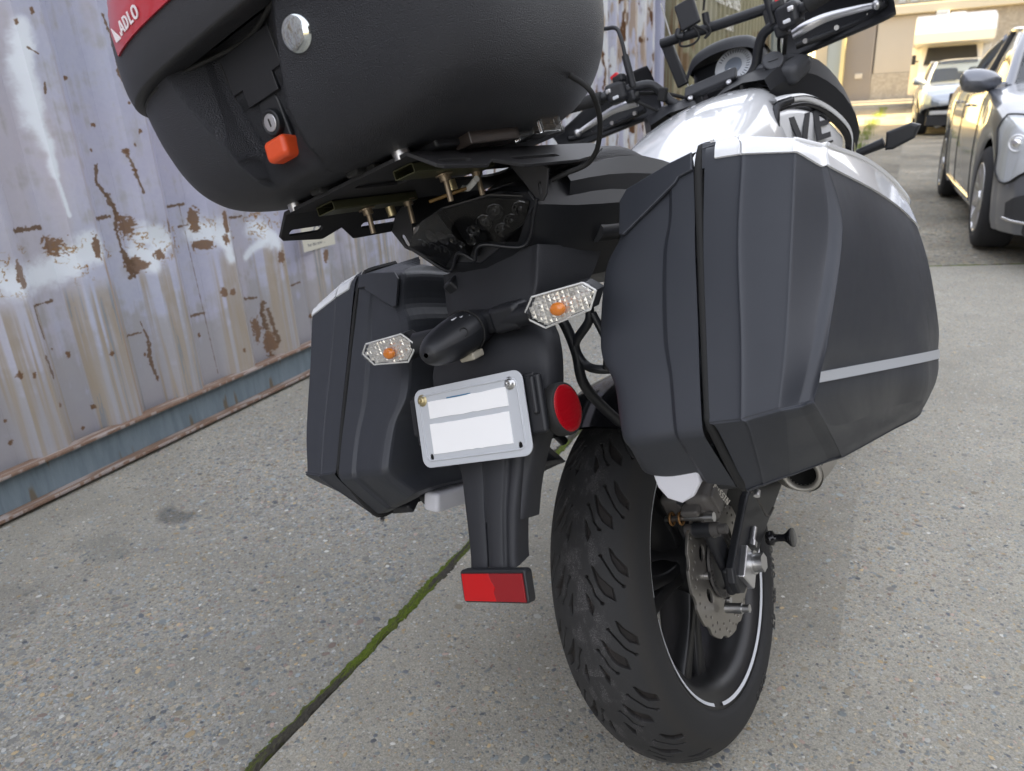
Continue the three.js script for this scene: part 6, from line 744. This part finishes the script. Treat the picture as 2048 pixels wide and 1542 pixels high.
{
  const at = [0, 1.04, 0.30], [o, add] = caseThing('top_case', 'black grained top case with red reflector and orange release button', at);
  const se = (x) => Math.sign(x) * Math.pow(Math.abs(x), 2 / 3.5);
  const SEC = [[1.043, 0.02, 0.34, 0.28], [1.0425, 0.10, 0.46, 0.16], [1.046, 0.143, 0.495, 0.135], [1.058, 0.182, 0.518, 0.118], [1.078, 0.209, 0.533, 0.106], [1.105, 0.228, 0.542, 0.098], [1.14, 0.241, 0.547, 0.092], [1.17, 0.247, 0.549, 0.09], [1.20, 0.250, 0.549, 0.09]];
  const secAt = (SE) => (v) => spline(SE.map((r) => [r[1], r[2], r[3]]), v), yAt = (SE) => (v) => spline(SE.map((r) => [r[0], 0, 0]), v)[0];
  const sA = secAt(SEC), yA = yAt(SEC);
  const body = (u, v) => { const [w, zr, zf] = sA(v), y = yA(v), a = u * Math.PI * 2, x = w * se(Math.cos(a)); let z = (zr + zf) / 2 + (zr - zf) / 2 * se(Math.sin(a)); if (Math.sin(a) > 0) { const rx = Math.max(0.0440, 0.0445 + (y - 1.09) * 0.48), k = clamp((rx - Math.abs(x)) / (rx - 0.0425)); z -= 0.033 * k * clamp((y - 1.05) / 0.045); } return [x, y, z]; };
  const bodyG = (() => { const us = [...Array(421)].map((_, i) => i / 420), vs = [...Array(81)].map((_, j) => j / 10); return grid((i, j) => body(us[Math.round(i)], vs[Math.round(j)]), 0, 420, 0, 80, 420, 80); })();
  const sh = add('lower_shell', bodyG, mats['top case plastic']);
  const LID = [[1.192, 0.242, 0.535, 0.095], [1.193, 0.248, 0.557, 0.083], [1.200, 0.251, 0.562, 0.078], [1.225, 0.252, 0.563, 0.076], [1.27, 0.249, 0.557, 0.08], [1.32, 0.238, 0.538, 0.095], [1.355, 0.215, 0.505, 0.125], [1.372, 0.16, 0.43, 0.19], [1.376, 0.03, 0.33, 0.29]];
  const sL = secAt(LID), yL = yAt(LID), lid = (u, v) => { const [w, zr, zf] = sL(v), a = u * Math.PI * 2; return [w * se(Math.cos(a)), yL(v), (zr + zf) / 2 + (zr - zf) / 2 * se(Math.sin(a))]; };
  const ld = add('lid', grid(lid, 0, 1, 0, 8, 240, 64), M('lid plastic', [0.026, 0.027, 0.031], 0.5, 0, gMap(0.04, 0.00015)));
  const sub = (n, g, m, par) => mesh(n, (Array.isArray(g) ? merge(g) : g).clone().translate(-at[0], -at[1], -at[2]), m, par);
  sub('seal', tube([...Array(48)].map((_, k) => { const p = body(k / 48, 7.72); return [p[0] * 1.004, 1.190, p[2] - 0.002]; }), 0.0024, 6, 200, true), mats['rubber black'], sh);
  // red reflector let into the lid
  const lz = (x, y) => { let v = 2; for (let k = 0; k < 40; k++) { if (yL(v) < y) v += 0.1; } const [w, zr, zf] = sL(v), c = Math.min(1, Math.abs(x) / w); return (zr + zf) / 2 + (zr - zf) / 2 * Math.pow(Math.max(0, 1 - Math.pow(c, 3.5)), 1 / 3.5); };
  const red = grid((u, v) => { const y = mix(1.236, 1.315, v), hw = mix(0.150, 0.166, v), x = mix(-hw, hw, u); return [x, y, lz(x, y) + 0.0025]; }, 0, 1, 0, 1, 60, 10, true);
  const redE = [0, 1].map((e) => grid((u, v) => { const y = e ? 1.315 : 1.236, hw = e ? 0.166 : 0.150, x = mix(-hw, hw, u); return [x, y, lz(x, y) + 0.0025 - 0.005 * v]; }, 0, 1, 0, 1, 60, 1, !e));
  const rf = sub('red_reflector', [red, ...redE], M('red film', [0.46, 0.020, 0.036], 0.3, 0, { phys: true, clearcoat: 0.5 }), ld);
  const word = letters('ADLO', 0.0125, 0.0008), tri = plate([[-0.006, -0.006], [0.005, -0.006], [-0.006, 0.0085]], 0.0008, { bevel: 0 }), tri2 = plate([[0.006, -0.006], [0.009, -0.006], [0.006, 0.0]], 0.0008, { bevel: 0 });
  word.translate(-0.098, 1.2505, lz(-0.098, 1.25) + 0.0035); { const p = word.attributes.position; for (let k = 0; k < p.count; k++) p.setZ(k, p.getZ(k) - lz(-0.098, 1.25) + lz(p.getX(k), 1.25)); }
  tri.translate(-0.131, 1.2505, lz(-0.131, 1.25) + 0.0036); tri2.translate(-0.131, 1.2505, lz(-0.131, 1.25) + 0.0036);
  mesh('lettering', merge([word, tri, tri2]).translate(-at[0], -at[1], -at[2]), M('reflector lettering', [0.8, 0.74, 0.76], 0.4), rf);
  // latch panel furniture
  const pz = (y) => body(0.25, 8 * (y - 1.043) / 0.157)[2], zAt = (x, y) => { let best = 0; for (let v = 2; v < 8; v += 0.05) if (Math.abs(yA(v) - y) < 0.004) { best = v; break; } const [w, zr, zf] = sA(best); let z = (zr + zf) / 2 + (zr - zf) / 2 * Math.pow(Math.max(0, 1 - Math.pow(Math.min(1, Math.abs(x) / w), 3.5)), 1 / 3.5); const rx = Math.max(0.0440, 0.0445 + (y - 1.09) * 0.48); return z - 0.033 * clamp((rx - Math.abs(x)) / (rx - 0.0425)) * clamp((y - 1.05) / 0.045); };
  const L3 = (pts, d = 0.0004) => { const Q = []; for (let i = 0; i < pts.length - 1; i++) for (let k = 0; k < 4; k++) { const x = mix(pts[i][0], pts[i + 1][0], k / 4), y = mix(pts[i][1], pts[i + 1][1], k / 4); Q.push([x, y, zAt(x, y) + d]); } const e = pts[pts.length - 1]; Q.push([e[0], e[1], zAt(...e) + d]); return Q; };
  const flapG = plate([[-0.041, 1.150], [-0.025, 1.150], [-0.025, 1.132], [0.025, 1.132], [0.025, 1.150], [0.041, 1.150], [0.041, 1.188], [-0.041, 1.188]], 0.004, { bevel: 0.0008 }); flapG.translate(0, 0, zAt(0, 1.15) + 0.001);
  const fl = sub('latch_flap', [flapG], mats['satin black'], sh); for (let k = 0; k < 9; k++) { sub('rib', [rbox(0.011, 0.0008, 0.001, 0.0003, [0.033, 1.134 + 0.0016 * k, zAt(0.03, 1.14) + 0.0006]), rbox(0.011, 0.0008, 0.001, 0.0003, [-0.033, 1.134 + 0.0016 * k, zAt(0.03, 1.14) + 0.0006])], mats['moulded black'], fl); }
  for (const s of [-1, 1]) sub('panel_groove', tube(L3([[s * 0.0425, 1.185], [s * 0.0425, 1.12], [s * 0.040, 1.085], [s * 0.034, 1.062]]), 0.0011, 5, 60), mats['gap black'], sh);
  const lk = [0.0, 1.108, zAt(0, 1.108)]; const boss = sub('lock', [frame(plate(slot(-0.012, 0.022, 0, 0.016, 10), 0.006, { bevel: 0.002 }), [lk[0], lk[1] - 0.006, lk[2] + 0.002], [0, 1, 0], [-1, 0, 0], [0, 0, 1]), frame(lathe([[0.0135, 0], [0.0135, 0.010], [0.0125, 0.012], [0.0095, 0.012], [0.009, 0.010]], 28).rotateX(Math.PI / 2), lk, [1, 0, 0], [0, 1, 0], [0, 0, 1])], mats['satin black'], sh);
  sub('lock_barrel', [frame(lathe([[0.009, 0], [0.009, 0.0112], [0.0082, 0.012], [0, 0.012]], 28).rotateX(Math.PI / 2), lk, [1, 0, 0], [0, 1, 0], [0, 0, 1])], mats.aluminium, sh); sub('key_slot', [rbox(0.0016, 0.008, 0.001, 0.0003, [0, lk[1], lk[2] + 0.0121])], mats['gap black'], sh);
  sub('release_button', [rbox(0.033, 0.0225, 0.024, 0.006, [0.001, 1.0805, zAt(0, 1.085) + 0.008], [-0.1, 0, 0], 4)], mats['orange plastic'], sh);
  { const x = 0.100, y = 1.152, zz = zAt(x, y), e = 0.005, n = V(-(zAt(x + e, y) - zAt(x - e, y)) / (2 * e), -(zAt(x, y + 0.012) - zAt(x, y - 0.012)) / 0.024, 1).normalize().toArray(); sub('round_sticker', [frame(lathe([[0.0165, -0.002], [0.0165, 0.0004], [0.014, 0.0016], [0.008, 0.0027], [0, 0.0032]], 40).rotateX(Math.PI / 2), [x, y, zz + 0.0006], [1, 0, 0], [0, 1, 0], n)], M('mirror sticker', [0.62, 0.66, 0.66], 0.08, 1), sh); }
}

scene.traverse((o) => { if (o.isMesh) { o.castShadow = true; o.receiveShadow = true; } });
renderer.render(scene, camera);
